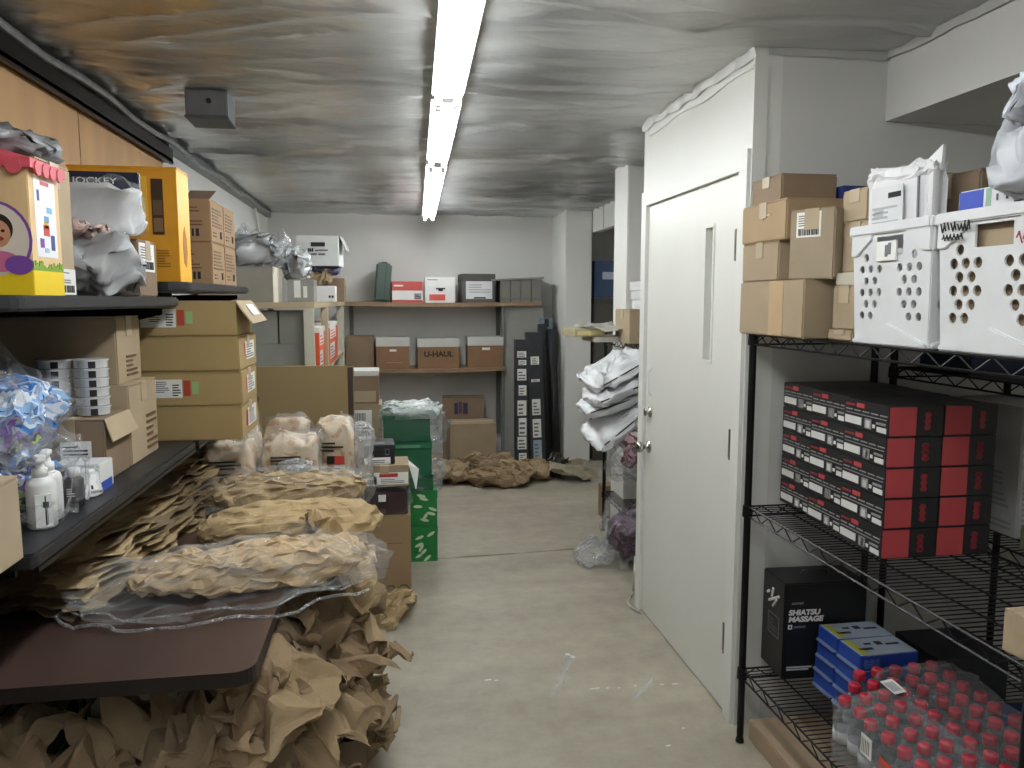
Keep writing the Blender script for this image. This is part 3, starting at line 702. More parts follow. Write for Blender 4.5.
# four long flat cartons
BIG = mat('a18a60', .75, var=.04, scale=4, spec=.2)
s = (.56, .33, .123)
for i, lb in enumerate(('long flat cardboard box at the bottom of the stack of four', 'long flat box with white red and green stickers, second from the bottom', 'plain long flat box, second from the top of the stack', 'long flat cardboard box on top of the stack, its end flap hanging open')):
    dx = (0, .0, .0, -.01)[i]
    c = carton(lb, (-.82 + dx, 3.02, 1.10 + i*.1245), s, (.0, .01, -.01, .005)[i], m=BIG, group='long flat boxes on the black shelf', seed=60 + i)
    if i in (1, 3): sticker(c, s, '-y', (.43, .25, .64, .78), WHITE, lines(.25, .3, .65, .95, 6, GREYINK, i) + lines(.72, .1, .98, .8, 5, INK, i) + [(.05, .5, .2, .8, GREYINK)], name='shipping_label'); sticker(c, s, '-y', (.648, .30, .69, .75), flat('a8402c'), name='red_sticker'); sticker(c, s, '-y', (.70, .35, .74, .70), flat('8fb27a'), name='green_sticker')
    if i != 3: sticker(c, s, '+x', (.35, .25, .85, .8), WHITE, lines(.1, .1, .9, .9, 6, GREYINK, i), name='shipping_label'); sticker(c, s, '+x', (.27, .3, .34, .75), flat('a8402c'), name='red_sticker')
    else:
        q = MB(); q.add([(.278, -.165, .121), (.278, .16, .121), (.335, .16, .045), (.335, -.165, .040), (.281, -.165, .125), (.281, .16, .125), (.339, .16, .048), (.339, -.165, .043)], [(0,3,2,1),(4,5,6,7),(0,1,5,4),(1,2,6,5),(2,3,7,6),(3,0,4,7)], KRAFT_L)
        fo = q.build('end_flap', c)
        st = MB(); st.add([(.294, -.06, .1080), (.294, .08, .1085), (.322, .08, .0710), (.322, -.06, .0685)], [(0,1,2,3)], WHITE); st.build('shipping_label', c, (.0035, 0, .0025))

# ================================================================== the table and what lies on it
WOOD = mat('4a3932', .38, var=.16, scale=5, stretch=(1.5, .4, 1), spec=.45)
t = thing('table', 'dark brown laminate table covered with kraft paper', 'table', (-.74, 2.75, 0))
pts = []; hx, hy, R_ = .41, .99, .05
for cx, cy, a0 in ((hx - R_, -hy + R_, -PI/2), (hx - R_, hy - R_, 0), (-hx + R_, hy - R_, PI/2), (-hx + R_, -hy + R_, PI)):
    for k in range(7): a = a0 + k*PI/12; pts.append((cx + R_*math.cos(a), cy + R_*math.sin(a)))
n = len(pts); b = MB(); b.add([(x, y, .714) for x, y in pts] + [(x, y, .75) for x, y in pts], [tuple(reversed(range(n))), tuple(range(n, 2*n))] , WOOD)
b.add([(x, y, .714) for x, y in pts] + [(x, y, .75) for x, y in pts], [(i, (i+1) % n, n+(i+1) % n, n+i) for i in range(n)], mat('241d1b', .4))
b.build('tabletop', t, bevel=.003)
for sx in (-1, 1):
    for sy_ in (-1, 1):
        l = MB(); l.tube((sx*.24, sy_*.62, .715), (sx*.25, sy_*.64, .0), .017, BLACKM, 10); l.build('leg', t, smooth=True)
for sy_ in (-1, 1): l = MB(); l.box((-.26, sy_*.62 - .012, .68), (.26, sy_*.62 + .012, .714), BLACKM); l.build('apron', t)
# folded kraft sheets along the wall side
r = random.Random(77)
words = ['lowest', 'second lowest', 'third', 'fourth', 'fifth', 'top']
def folded(lb, loc, rot, w, l, seed, m):
    """a sheet folded in half: two leaves joined by a fold along the wall, edges fanned towards the aisle"""
    cr = Crumple(seed, big=3, small=6, fb=.8, fs=3.4, ab=.016, as_=.0018, flatz=2.2)
    r = random.Random(seed); b = MB(); nl, nw = 34, 22; vs = []; fs = []
    ph = r.uniform(0, 6)
    for leaf in (0, 1):
        for j in range(nl + 1):
            v = j/nl*2 - 1
            for i in range(nw + 1):
                u = i/nw
                x = (u - .5)*w; y = v*l/2
                gap = .016*min(1, u*4)
                if u > .55: gap += (.010*math.sin(v*4 + ph) + .014)*((u - .55)/.45)**1.5
                if i == nw: x += .010*math.sin(v*7 + ph*2) + .003*math.sin(v*17 + ph) + r.uniform(-.002, .002)
                if j in (0, nl): y += r.uniform(-.015, .015)
                z = (gap if leaf else 0)
                vs.append(Vector((x, y, z)) + cr(Vector((u*2 - 1, v*l/w, .3 + .12*leaf))))
    W = nw + 1; K = W*(nl + 1)
    for leaf in (0, 1):
        for j in range(nl):
            for i in range(nw): fs.append(tuple(leaf*K + q for q in (j*W+i, j*W+i+1, (j+1)*W+i+1, (j+1)*W+i)))
    for j in range(nl): fs.append((j*W, (j+1)*W, K + (j+1)*W, K + j*W))
    b.add(vs, fs, m)
    return tag(b.build('folded_paper', None, loc, rot), lb, 'kraft paper', 'folded kraft paper stacks on the table')
for st, (yc, xc, nm) in enumerate(((2.40, -.945, 'nearest the camera'), (2.83, -.90, 'in the middle of the row'), (3.28, -.845, 'farthest along the table'))):
    for i in range(6):
        folded(f'{words[i]} folded kraft paper sheet of the flat stack {nm}', (xc - .012*i + r.uniform(-.015, .015), yc + r.uniform(-.03, .03), .768 + i*.031), (r.uniform(-.02, .02), .02 + r.uniform(-.02, .03), -.14 + r.uniform(-.06, .06)), .32, .50, 200 + st*10 + i, PAPER_L if (i + st) % 3 else PAPER)
# wrapped packs that look like loaves
LOAF = patchy('loaf_contents', ['9a7a60', 'bb9c7e', 'd2bfa6', 'd6c8b4', 'c2a688', 'a88363'], 9, .5)
def loaf(lb, loc, sz, rz, seed, lbl=True, red=False):
    o = thing('wrapped_pack', lb, 'wrapped pack', loc, rz, 'wrapped beige packs on the table')
    wad('contents', sz, LOAF, seed, e=.42, ab=.07, as_=.025, parent=o, smooth=True)
    wad('clear_wrap', (sz[0]*1.05, sz[1]*1.08, sz[2]*1.04), STRETCH, seed + 40, e=.45, ab=.09, as_=.05, parent=o)
    if lbl:
        s2 = (sz[0]*.8, sz[1]*1.12, sz[2])
        sticker(o, s2, '-y', (.1, .55, .9, .72), None, lines(0, 0, 1, 1, 3, INK, seed), name='black_print', lift=.003)
        sticker(o, s2, '-y', (.30, .36, .92, .48), INK, [(.45, 0, 1, 1, RED)] if red else [], name='red_and_black_label' if red else 'black_label', lift=.004)
        if red: sticker(o, s2, '-y', (.55, .14, .92, .34), WHITE, lines(.1, .1, .9, .9, 4), name='label_sticker', lift=.004)
    return o
loaf('wrapped beige pack with red and black label, front left of the group', (-.70, 3.40, .75), (.22, .17, .26), .05, 301, True, True)
loaf('wide wrapped beige pack with black print, front middle of the group', (-.455, 3.50, .75), (.25, .17, .25), .02, 302)
loaf('tall wrapped beige pack with red tag at the right of the group', (-.265, 3.62, .75), (.16, .17, .30), -.15, 303, True, True)
loaf('wrapped beige pack peeking out behind the front left one', (-.70, 3.66, .75), (.17, .15, .30), .1, 304, False)
loaf('rounded wrapped beige pack at the back middle of the group', (-.49, 3.70, .75), (.21, .16, .30), 0, 305, False)
tag(wad('crumpled_bag', (.10, .14, .27), MILKY, 306, ab=.12, as_=.06, loc=(-.15, 3.69, .75)), 'pale clear bag standing right of the beige packs', 'plastic bag')
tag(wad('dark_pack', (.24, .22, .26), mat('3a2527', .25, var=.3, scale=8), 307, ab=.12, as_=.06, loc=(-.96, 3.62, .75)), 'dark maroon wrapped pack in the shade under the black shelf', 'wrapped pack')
# three long bundles of kraft paper
def bundle(lb, loc, sz, rz, seed, m=PAPER_L, bend=0.0, taper=0.0):
    o = wad('paper_bundle', sz, m, seed, e=.75, nu=110, nv=44, ab=.10, as_=.034, fb=1.2, fs=5.2, kx=.40, small=14, loc=loc, rot=(0, 0, rz), bend=bend, e2=.85)
    return tag(o, lb, 'kraft paper', 'long kraft paper bundles on the table')
bundle('crumpled kraft paper bundle in a clear bag, behind the other two', (-.43, 3.16, .75), (.64, .22, .145), .20, 311)
tag(wad('clear_bag', (.74, .27, .165), CLEAR, 312, e=.75, nu=84, nv=30, ab=.10, as_=.06, fs=3.0, kx=.5, loc=(-.46, 3.14, .75), rot=(0, 0, .20)), 'clear plastic bag around the rear kraft paper bundle', 'plastic bag')
tag(wad('clear_bag', (.20, .11, .07), MILKY, 313, e=.75, ab=.2, as_=.1, loc=(-.42, 3.19, .855), rot=(0, -.45, .3)), 'twisted empty bag tail between the beige packs and the rear paper bundle', 'plastic bag')
bundle('unwrapped crumpled kraft paper bundle in the middle of the three', (-.36, 2.74, .75), (.62, .23, .125), .20, 314)
bundle('long kraft paper bundle in a clear bag, nearest the table front', (-.43, 2.34, .75), (.68, .25, .12), .30, 315, mat('bda583', .8, var=.08, scale=6))
cbag = tag(wad('clear_bag', (.90, .42, .125), CLEAR, 316, e=.8, nu=96, nv=30, ab=.12, as_=.06, fs=2.6, kx=.6, loc=(-.45, 2.27, .75), rot=(0, 0, .28)), 'large clear plastic bag spilling round the front kraft paper bundle', 'plastic bag')

# the bag's gathered hem, a glossy roll of film lying round the table side of the bundle
HEM = film('film_roll', milk=.10, edge=.75, bump=.9, scale=25)
for k, (ra, rb, zz, rad) in enumerate(((.462, .225, .010, .0045), (.43, .20, .03, .003))):
    pts = []
    for i in range(34):
        a = PI*.72 + i/33*PI*1.05
        pts.append((ra*math.cos(a) + .012*math.sin(i*1.7 + k), rb*math.sin(a) + .012*math.cos(i*1.3 + k), zz + .008*math.sin(i*.9 + k)))
    h = MB(); h.path(pts, rad, HEM, 6); h.build('bag_hem', cbag, smooth=True)
# ================================================================== heap of crumpled kraft paper below and beside the table
def heap_h(x, y):
    right = max(0, min(1, (x + .62) / .25)) * max(0, min(1, (-.01 - x) / .16)) * max(0, min(1, (y - 2.0) / .3)) * max(0, min(1, (3.62 - y) / .5))
    front = max(0, min(1, (x + 1.1) / .2)) * max(0, min(1, (.0 - x) / .22)) * max(0, min(1, (2.75 - y) / .3)) * max(0, min(1, (y - 1.45) / .3))
    return max(.66 * right, .48 * front)
r = random.Random(4242)
spots = []
# (x, y, z, label tail, size)
named = [
 (-.93, 1.93, .52, 'at the far left of the heap under the table'), (-.78, 1.88, .55, 'propped upright under the table front, left'), (-.66, 1.98, .57, 'folded tall under the middle of the table front'),
 (-.52, 1.90, .52, 'bulging forward under the table front'), (-.40, 1.98, .58, 'arched just under the table front corner'), (-.30, 2.06, .60, 'tucked below the rounded table corner'),
 (-.23, 2.28, .60, 'beside the table corner, with a light top'), (-.20, 2.50, .62, 'standing as a cone beside the table edge'), (-.21, 2.72, .64, 'draped beside the table edge, upper middle'),
 (-.19, 2.95, .62, 'high on the heap below the long bundles'), (-.22, 3.05, .58, 'at the back top of the heap by the floor box'), (-.12, 2.60, .50, 'on the aisle side with a rolled lip'),
 (-.11, 2.82, .48, 'twisted into a knot at the aisle side'), (-.13, 2.36, .44, 'cupped open low on the aisle side'), (-.20, 2.22, .42, 'spread wide across the front of the heap'),
 (-.32, 2.10, .40, 'long curved one across the front middle'), (-.48, 1.96, .36, 'round crumpled ball shape in the front'), (-.62, 1.94, .36, 'folded over in the lower front'),
 (-.78, 1.94, .37, 'lying flat in the lower left front'), (-.92, 1.99, .34, 'pale one at the lower left corner'), (-.13, 2.20, .28, 'low on the aisle corner of the heap'),
 (-.30, 2.02, .26, 'low front one in shadow'), (-.55, 1.90, .24, 'lowest front middle one'), (-.72, 1.88, .24, 'lowest left front one'),
 (-.09, 2.48, .30, 'hanging down the aisle side'), (-.10, 2.72, .28, 'low on the aisle side, halfway back'), (-.20, 2.92, .34, 'leaning at the aisle side further back'),
 (-.30, 2.40, .30, 'inside the heap below the table edge'), (-.30, 2.80, .40, 'inside the heap under the table side'),
 (-.26, 3.20, .50, 'behind the cone shaped one'), (-.34, 3.00, .30, 'deep under the table side'), (-.90, 2.15, .20, 'deep in the shade under the table'), (-.60, 2.15, .22, 'dark one in the shade under the table middle'),
]
PMATS = [PAPER, mat('89745b', .85, var=.10, scale=7, spec=.15), mat('9b8669', .85, var=.10, scale=7, spec=.15)]
adj = ['crumpled', 'creased', 'wadded', 'torn']
for i, (x, y, z, tail) in enumerate(named):
    w = r.uniform(.22, .32); l = r.uniform(.28, .40)
    cr = Crumple(900 + i, big=4, small=8, fb=.9, fs=3.0, ab=.042, as_=.020, flatz=1.5)
    o = sheet('crumpled_paper', w, l, PMATS[i % 3], 900 + i, n=40, roll=r.choice((.6, .9, 1.2, 1.5)), loc=(x - (.09 if x > -.25 else .05), y, z - .03), cr=cr, ragged=.06,
              rot=(r.uniform(.1, .9), r.uniform(-.5, .6), r.uniform(-1.2, 1.2)))
    tag(o, f'{adj[i % 4]} kraft paper sheet {tail}', 'kraft paper', 'crumpled kraft paper heap')
    if i < 28:
        k = wad('inner_fold', (w*.55, l*.5, .12), PMATS[(i + 1) % 3], 1500 + i, e=.9, nu=30, nv=14, ab=.3, as_=.1, parent=o, loc=(0, 0, -.20), zflat=False)
# box that carries the front of the heap, filled to the brim
c = thing('open_box', 'open cardboard box holding the aisle corner of the paper heap', 'box', (-.26, 2.42, 0), .08)
b = MB(); w, d, h, tt_ = .30, .34, .26, .006
b.box((-w/2, -d/2, 0), (w/2, d/2, tt_), KRAFT_D); b.box((-w/2, -d/2, 0), (-w/2 + tt_, d/2, h), KRAFT_D); b.box((w/2 - tt_, -d/2, 0), (w/2, d/2, h), KRAFT_D); b.box((-w/2, -d/2, 0), (w/2, -d/2 + tt_, h), KRAFT_D); b.box((-w/2, d/2 - tt_, 0), (w/2, d/2, h), KRAFT_D)
b.build('body', c)
# sheet drooping over the table side, and one lying alone on the floor
tag(sheet('crumpled_paper', .26, .30, PAPER_L, 971, n=40, roll=1.0, loc=(-.17, 2.56, .79), rot=(.25, .55, .3), cr=Crumple(971, big=4, small=6, ab=.035, as_=.018, flatz=1.5)), 'pale kraft paper sheet drooping over the table side at the bundle end', 'kraft paper', 'crumpled kraft paper heap')
tag(sheet('crumpled_paper', .13, .40, PAPER_L, 972, n=40, roll=.9, loc=(-.01, 3.80, .09), rot=(.12, .2, -.42), cr=Crumple(972, big=3, small=5, ab=.025, as_=.012, flatz=1.5)), 'long kraft paper strip lying on the floor against the flower print box', 'kraft paper')

# ================================================================== stack by the aisle: floor box and green boxes
s = (.29, .36, .455)
c = carton('tall cardboard box on the floor with a green circle print along its base', (-.066, 4.24, 0), s, m=mat('9a8061', .8, var=.05, scale=5))
GR = flat('3d5a3c', .6)
sticker(c, s, '-y', (0, 0, 1, .045), GR, name='green_band'); sticker(c, s, '+x', (0, 0, 1, .045), GR, name='green_band')
b = MB()
for i in range(4):
    x = -.105 + i*.07; pr = []
    for k in range(19):
        a = PI * k / 18 * 1.25 - .4; pr.append((x + .026*math.cos(a), -s[1]/2 - .001, .045 + .024*math.sin(a)))
    b.path(pr, .0035, GR, 5)
b.build('circle_print', c)
sticker(c, s, '-y', (.18, .66, .85, .672), None, [(0, 0, 1, 1, flat('7a6248'))], name='print_line'); sticker(c, s, '-y', (.3, .36, .6, .368), None, [(0, 0, 1, 1, flat('6d563f'))], name='print_line')
o = thing('wrapped_box', 'dark maroon box under clear film on the tall floor box', 'box', (-.05, 4.20, .455))
boxmesh((.23, .26, .125), mat('3b2a2c', .35, var=.15), 5).build('body', o, bevel=.006)
wad('clear_wrap', (.26, .29, .15), STRETCH, 401, e=.35, ab=.12, as_=.08, parent=o)
sticker(o, (.23, .26, .125), '-y', (.33, .62, .50, .9), WHITE, name='white_tag', lift=.012); sticker(o, (.23, .26, .125), '-y', (.2, .05, .5, .28), flat('5c4a4b'), name='pale_panel')
s = (.26, .24, .115)
c = carton('small cardboard box with red and white label, over the maroon box', (-.055, 4.20, .607), s, m=KRAFT, tape='y')
sticker(c, s, '-y', (.28, .12, .98, .68), WHITE, [(.16, .62, .70, .92, RED)] + lines(.2, .1, .9, .5, 3, GREYINK), name='red_and_white_label'); sticker(c, s, '-y', (.08, .08, .34, .48), WHITE, barcode(.1, .15, .9, .7), name='barcode_label')
q = MB(); q.add([(.13, -.12, .11), (.13, .02, .11), (.185, .02, .06), (.165, -.12, -.02), (.132, -.12, .112), (.132, .02, .112), (.187, .02, .062), (.167, -.12, -.018)], [(0,3,2,1),(4,5,6,7),(0,1,5,4),(1,2,6,5),(2,3,7,6),(3,0,4,7)], WHITE); q.build('paper_flap', c)
s = (.165, .20, .105)
o = slim('small black box with white label crowning the aisle stack', (-.085, 4.21, .7235), s, mat('25262a', .4, var=.1), .05, lid=mat('2d2e32', .4, var=.1), lidh=.25)
sticker(o, s, '-y', (.0, .02, .85, .36), WHITE, lines(.1, .2, .8, .8, 2), name='white_label'); sticker(o, s, '-y', (.68, .48, .82, .80), None, [(0, 0, 1, .12, GREYINK), (0, .88, 1, 1, GREYINK), (0, 0, .15, 1, GREYINK), (.85, 0, 1, 1, GREYINK)], name='emblem'); sticker(o, s, '+z', (.3, .2, .7, .55), None, lines(0, 0, 1, 1, 2, flat('8a8a8e')), name='lid_print')
GREEN = mat('1f7a3c', .5, var=.06); DG = mat('1d5c3f', .45, var=.08); LEAF = flat('c9d8b8', .5)
for i, lb in enumerate(('green box with pale leaf print standing on the floor', 'green box with pale leaf print, second from the floor')):
    s = (.31, .34, .222)
    o = slim(lb, (.10, 4.78, i*.2235), s, GREEN, 0, 'patterned_box', lid=GREEN, lidh=.2, group='green leaf print boxes')
    for f, n_ in (('-y', 7), ('+x', 8)):
        O, R, U, N, fw, fh = frame(s, f); rr = random.Random(17 + i*5 + n_)
        for k in range(n_):
            u = rr.uniform(-.42, .42)*fw if f == '+x' else (.1 + .36*rr.random())*fw*(1 if k % 2 else .8); v = (.1 + .8*((k*.37 + .1*i) % 1))*fh; a = rr.uniform(-1, 1)
            dd = (R*math.cos(a) + U*math.sin(a))*.030; e = (U*math.cos(a) - R*math.sin(a))*.009; p0 = O - U*fh/2 + R*u + U*v + N*.0015
            b = MB(); b.add([p0 - dd, p0 - dd*.3 + e, p0 + dd*.6 + e, p0 + dd, p0 + dd*.4 - e, p0 - dd*.5 - e], [tuple(range(6))], LEAF); b.build('leaf_print', o)
def tote(lb, loc, s, seed, wrap=None):
    o = thing('green_carton', lb, 'box', loc, 0, 'dark green cartons')
    boxmesh((s[0], s[1], s[2]*.8), DG, seed, .003).build('body', o, bevel=.004)
    boxmesh((s[0]*1.03, s[1]*1.03, s[2]*.2), DG, seed + 1, .003, s[2]*.8).build('lid', o, bevel=.004)
    sticker(o, (s[0]*1.03, s[1]*1.03, s[2]), '-y', (.25, .83, .75, .92), flat('4f8a6b'), name='lid_label')
    if wrap: wad('clear_wrap', wrap, STRETCH, seed + 3, e=.5, ab=.15, as_=.1, parent=o, loc=(.03, 0, -.02))
    return o
tote('dark green carton in crinkled film above the leaf print boxes', (.085, 4.77, .447), (.29, .32, .10), 411, (.36, .36, .15))
tote('dark green carton second from the top of the green stack', (.080, 4.77, .5475), (.285, .32, .20), 412)
o = tote('topmost dark green carton, covered with a frosty plastic bag', (.075, 4.77, .7485), (.28, .31, .165), 413)
wad('frosted_cover', (.36, .36, .075), film('frosty_green', tint=(.75, .92, .85), milk=.45, edge=.4, bump=.9, scale=14), 414, e=.5, ab=.2, as_=.08, parent=o, loc=(.03, 0, .14))
wad('clear_wrap', (.36, .34, .20), STRETCH, 415, e=.5, ab=.12, as_=.06, parent=o, loc=(.045, 0, -.03))
# white lidded boxes behind
s1 = (.215, .30, .45)
c = carton('lowest brown box in the stack beside the big cardboard board', (-.195, 5.35, 0), s1, m=KRAFT)
sticker(c, s1, '-y', (.1, .55, .85, .95), WHITE, SHIP, name='shipping_label')
c = carton('brown box with a large white shipping label, middle of its stack', (-.19, 5.35, .4515), s1, m=KRAFT)
sticker(c, s1, '-y', (.08, .48, .70, .92), WHITE, barcode(.1, .12, .9, .3) + barcode(.1, .62, .7, .9, seed=4) + lines(.1, .36, .9, .56, 2, INK), name='shipping_label')
s2 = (.205, .28, .225)
c = slim('brown file box with a white lid on top of the labelled box', (-.20, 5.35, .903), s2, KRAFT_D, 0, 'file_box', lid=flat('cfcfca'), lidh=.14)
sticker(c, s2, '-y', (.08, .08, .90, .40), KRAFT_L, name='pale_panel')
# big cardboard board leaning
b = MB(); b.box((-.25, -.025, 0), (.25, .025, 1.235), mat('94805d', .8, var=.04, scale=3, spec=.2)); b.box((.25, -.024, .002), (.285, .02, 1.228), flat('3a3128'))  # dark slab at the right: shade of the open edge put into its colour
o = b.build('body', None, bevel=.003)
root = thing('flat_carton', 'big flat cardboard box leaning upright behind the beige packs', 'cardboard', (-.505, 4.36, 0), 0, None, (-.03, 0, 0))
o.parent = root
sticker(root, (.5, .05, 1.235), '-y', (.84, .50, .95, .54), None, lines(0, 0, 1, 1, 2, flat('4a3c28')), name='printing')
ring = MB(); ring.path([(.185 + .028*math.cos(a*PI/8), -.0256, .60 + .028*math.sin(a*PI/8)) for a in range(11)], .005, flat('4a3c28')); ring.build('round_mark', root)

# ================================================================== wooden shelving along the back
PINE = mat('b7a68a', .6, var=.10, scale=4, stretch=(1, .3, 1)); PINEW = mat('c3c1b2', .55, var=.05); BOARD = mat('8c7358', .6, var=.14, scale=4, stretch=(.3, 1, 1))
o = thing('wooden_shelf_unit', 'painted wooden shelf unit against the left wall at the back', 'shelf', (-.83, 4.75, 0))
MB().box((-.36, 0, 1.55), (.37, 2.85, 1.585), PINE).build('top_board', o, bevel=.002)
MB().box((-.36, 0, 1.09), (.36, 2.85, 1.12), PINE).build('shelf_board', o, bevel=.002)
MB().box((-.36, 0, .5), (.36, 2.85, .53), PINE).build('shelf_board', o, bevel=.002)
for (x, y, w, d, m) in ((.305, 0, .06, .04, PINEW), (.33, .85, .045, .09, PINE), (.31, 2.75, .06, .09, PINEW), (-.33, 0, .05, .05, PINE), (-.33, 2.78, .05, .05, PINE)):
    MB().box((x, y, 0), (x + w, y + d, 1.55), m).build('post', o, bevel=.002)
b = thing('back_shelving', 'two tier wooden shelving across the back wall with sagging boards', 'shelf', (.55, 8.0, 0))
def sag(z, x0, x1, sg):
    m = MB(); n = 16; vs = []
    for i in range(n + 1):
        x = x0 + (x1 - x0)*i/n; u = i/n*2 - 1; dz = -sg*(1 - u*u)
        vs += [(x, -.40, z + dz - .038), (x, 0, z + dz*.5 - .038), (x, -.40, z + dz), (x, 0, z + dz*.5)]
    fs = []
    for i in range(n):
        a = 4*i; fs += [(a, a+1, a+5, a+4), (a+2, a+6, a+7, a+3), (a, a+4, a+6, a+2), (a+1, a+3, a+7, a+5)]
    fs += [(0, 2, 3, 1), (4*n, 4*n+1, 4*n+3, 4*n+2)]
    return m.add(vs, fs, BOARD)
sag(1.585, -1.0, .93, .012).build('shelf_board', b)
sag(.935, -1.0, .56, .014).build('shelf_board', b)
for x in (.53,): MB().box((x, -.36, 0), (x + .035, -.32, 1.56), mat('6f6f6a', .6)).build('upright', b)
for x in (-.98, .52): MB().box((x, -.03, .2), (x + .04, 0, 1.57), mat('6f6f6a', .6)).build('wall_rail', b)
TZ = 1.585; BZ = .935
# upper tier
o = thing('tool_case', 'dark green plastic case standing on end on the top back shelf', 'case', (-.10, 7.74, TZ + .002), 0, None, (0, .09, 0))
boxmesh((.15, .26, .37), mat('4c5a53', .45, var=.06), 3).build('body', o, bevel=.018, seg=3)
sm = MB(); sm.box((.018, -.132, .01), (.024, .132, .36), CHAR); sm.build('seam', o); MB().box((-.03, -.03, .368), (.03, .03, .385), CHAR).build('handle', o, bevel=.004)
s = (.30, .30, .205)
o = slim('red and white file box on the top back shelf', (.145, 7.78, TZ - .010), s, flat('dedddb'), .03, 'file_box', lid=flat('b9504d'), lidh=.42)
sticker(o, s, '-y', (0, 0, 1, .12), flat('b9504d'), name='red_band'); sticker(o, s, '-y', (.72, .16, .95, .44), flat('9a9aa0'), lines(.1, .1, .9, .9, 3, INK), name='print_block'); sticker(o, s, '-y', (.06, .76, .5, .84), None, [(0, 0, .7, 1, WHITE)], name='white_print')
s = (.30, .32, .25)
o = slim('white file box with a red panel and black grip hole', (.475, 7.79, TZ - .012), s, flat('e3e3e2'), -.03, 'file_box', lid=flat('ebebea'), lidh=.36)
sticker(o, s, '-y', (.14, .09, .66, .33), flat('cf5a50'), name='red_panel'); sticker(o, s, '-y', (.36, .52, .66, .58), INK, [(.25, -1.1, .75, .5, INK)], name='grip_hole'); sticker(o, s, '-y', (.08, .86, .5, .93), None, [(0, .3, .8, .7, GREYINK)], name='lid_print')
s = (.33, .32, .28)
o = slim('dark gray file box with white front panel on the top back shelf', (.845, 7.79, TZ - .008), s, flat('5b5a58'), .06, 'file_box', lid=flat('4f4e4c'), lidh=.26)
sticker(o, s, '-y', (.10, .12, .90, .74), flat('d4d6d8'), [(.3, .02, .75, .10, INK)] + lines(.1, .35, .95, .9, 4, flat('a5a8ac')), name='white_panel')
for i in range(4):
    o = slim(f'grey magazine holder on the top back shelf, {("closest to the dark gray box","second along","third along","at the shelf end")[i]}', (1.12 + i*.105, 7.80, TZ - .004), (.10, .30, .215), mat('76756f', .6, var=.05), 0, 'magazine_holder', group='grey magazine holders')
    sticker(o, (.10, .30, .215), '-y', (.12, .08, .88, .2), mat('6a6963', .6), name='label_slot')
tag(MB().box((-.27, -.16, 0), (.27, .16, .018), mat('8a8984', .6)).build('flat_board', loc=(1.24, 7.80, TZ + .215), rot=(0, -.05, .03), bevel=.002), 'grey board laid across the magazine holders', 'board')
# lower tier
s = (.27, .30, .315)
o = carton('plain brown box at the left end of the lower back shelf', (-.32, 7.79, BZ - .004), s, m=KRAFT_D)
def filebox(lb, x, s, rz):
    o = slim(lb, (x, 7.79, BZ - .012), s, mat('86684c', .75, var=.05), rz, 'file_box', lid=flat('c6c6c2'), lidh=.27, group='brown file boxes with white lids')
    return o
s = (.33, .32, .31); o = filebox('white lidded brown file box with an oval grip, left of the lettered one', -.005, s, .04)
sticker(o, s, '-y', (.40, .56, .60, .63), WHITE, name='grip_hole'); sticker(o, s, '-y', (.30, .2, .75, .22), None, [(0, 0, 1, 1, flat('b58a60'))], name='print_line')
s = (.42, .32, .295); o = filebox('white lidded brown file box with black lettering on its front', .447, s, .0)
text(o, s, '-y', .5, .48, .052, 'U-HAUL', flat('30251d'), sx=1.1, bold=.003)
s = (.36, .32, .31); o = filebox('white lidded brown file box at the right end of the lower back shelf', .92, s, -.02)
sticker(o, s, '-y', (.40, .58, .62, .66), WHITE, name='grip_hole')
# on top of the left unit
s = (.44, .44, .215)
o = carton('large flat grey carton on the wooden unit behind the printed cartons', (-.93, 5.08, 1.586), s, m=mat('8f8b81', .7, var=.04))
sticker(o, s, '+x', (0, 0, .45, 1), flat('c9c5b6'), name='pale_end')
tag(wad('gray_bag', (.36, .40, .20), mat('9a9c9e', .3, var=.2, scale=6, spec=.7), 501, e=.8, ab=.16, as_=.08, loc=(-.90, 5.22, 1.80)), 'big gray plastic bag on the large grey carton', 'plastic bag')
tag(wad('clear_bag', (.40, .36, .24), STRETCH, 502, e=.8, ab=.2, as_=.1, loc=(-.84, 5.28, 1.80)), 'clear crinkled bag over the gray bag on the wooden unit', 'plastic bag')
o = slim('little black box with white label on the grey carton', (-1.0, 4.98, 1.84), (.11, .09, .125), CHAR, 0)
sticker(o, (.11, .09, .125), '-y', (.55, .2, .85, .9), WHITE, name='white_label')
tag(wad('gray_bag', (.17, .30, .22), mat('a4a6a8', .3, var=.2, scale=6, spec=.7), 503, e=.8, ab=.16, as_=.08, loc=(-.64, 5.48, 1.72)), 'gray bag bulging over the right end of the grey carton', 'plastic bag')
o = slim('clear plastic bin with white labels below the bulging gray bag', (-.60, 5.42, 1.586), (.17, .22, .15), mat('8f908c', .3, var=.1), 0, 'plastic_bin')
sticker(o, (.17, .22, .15), '-y', (.25, .2, .5, .95), WHITE, name='white_label'); sticker(o, (.17, .22, .15), '-y', (.6, .2, .75, .7), WHITE, name='white_label')
o = slim('small grey box with a black slot on the wooden unit', (-.575, 6.3, 1.586), (.13, .22, .11), mat('8c8b85', .6), 0); sticker(o, (.13, .22, .11), '-y', (.25, .3, .7, .42), INK, name='slot')
o = slim('white paper box beside the small grey box on the wooden unit', (-.505, 6.12, 1.586), (.155, .22, .12), flat('dfdfe2'), 0); sticker(o, (.155, .22, .12), '-y', (.7, .25, .95, .4), None, [(0, 0, .4, 1, INK), (.55, 0, .95, 1, INK)], name='small_print')
o = carton('dark brown box under the white file box, at the unit edge', (-.52, 6.55, 1.586), (.28, .26, .19), m=KRAFT_D)
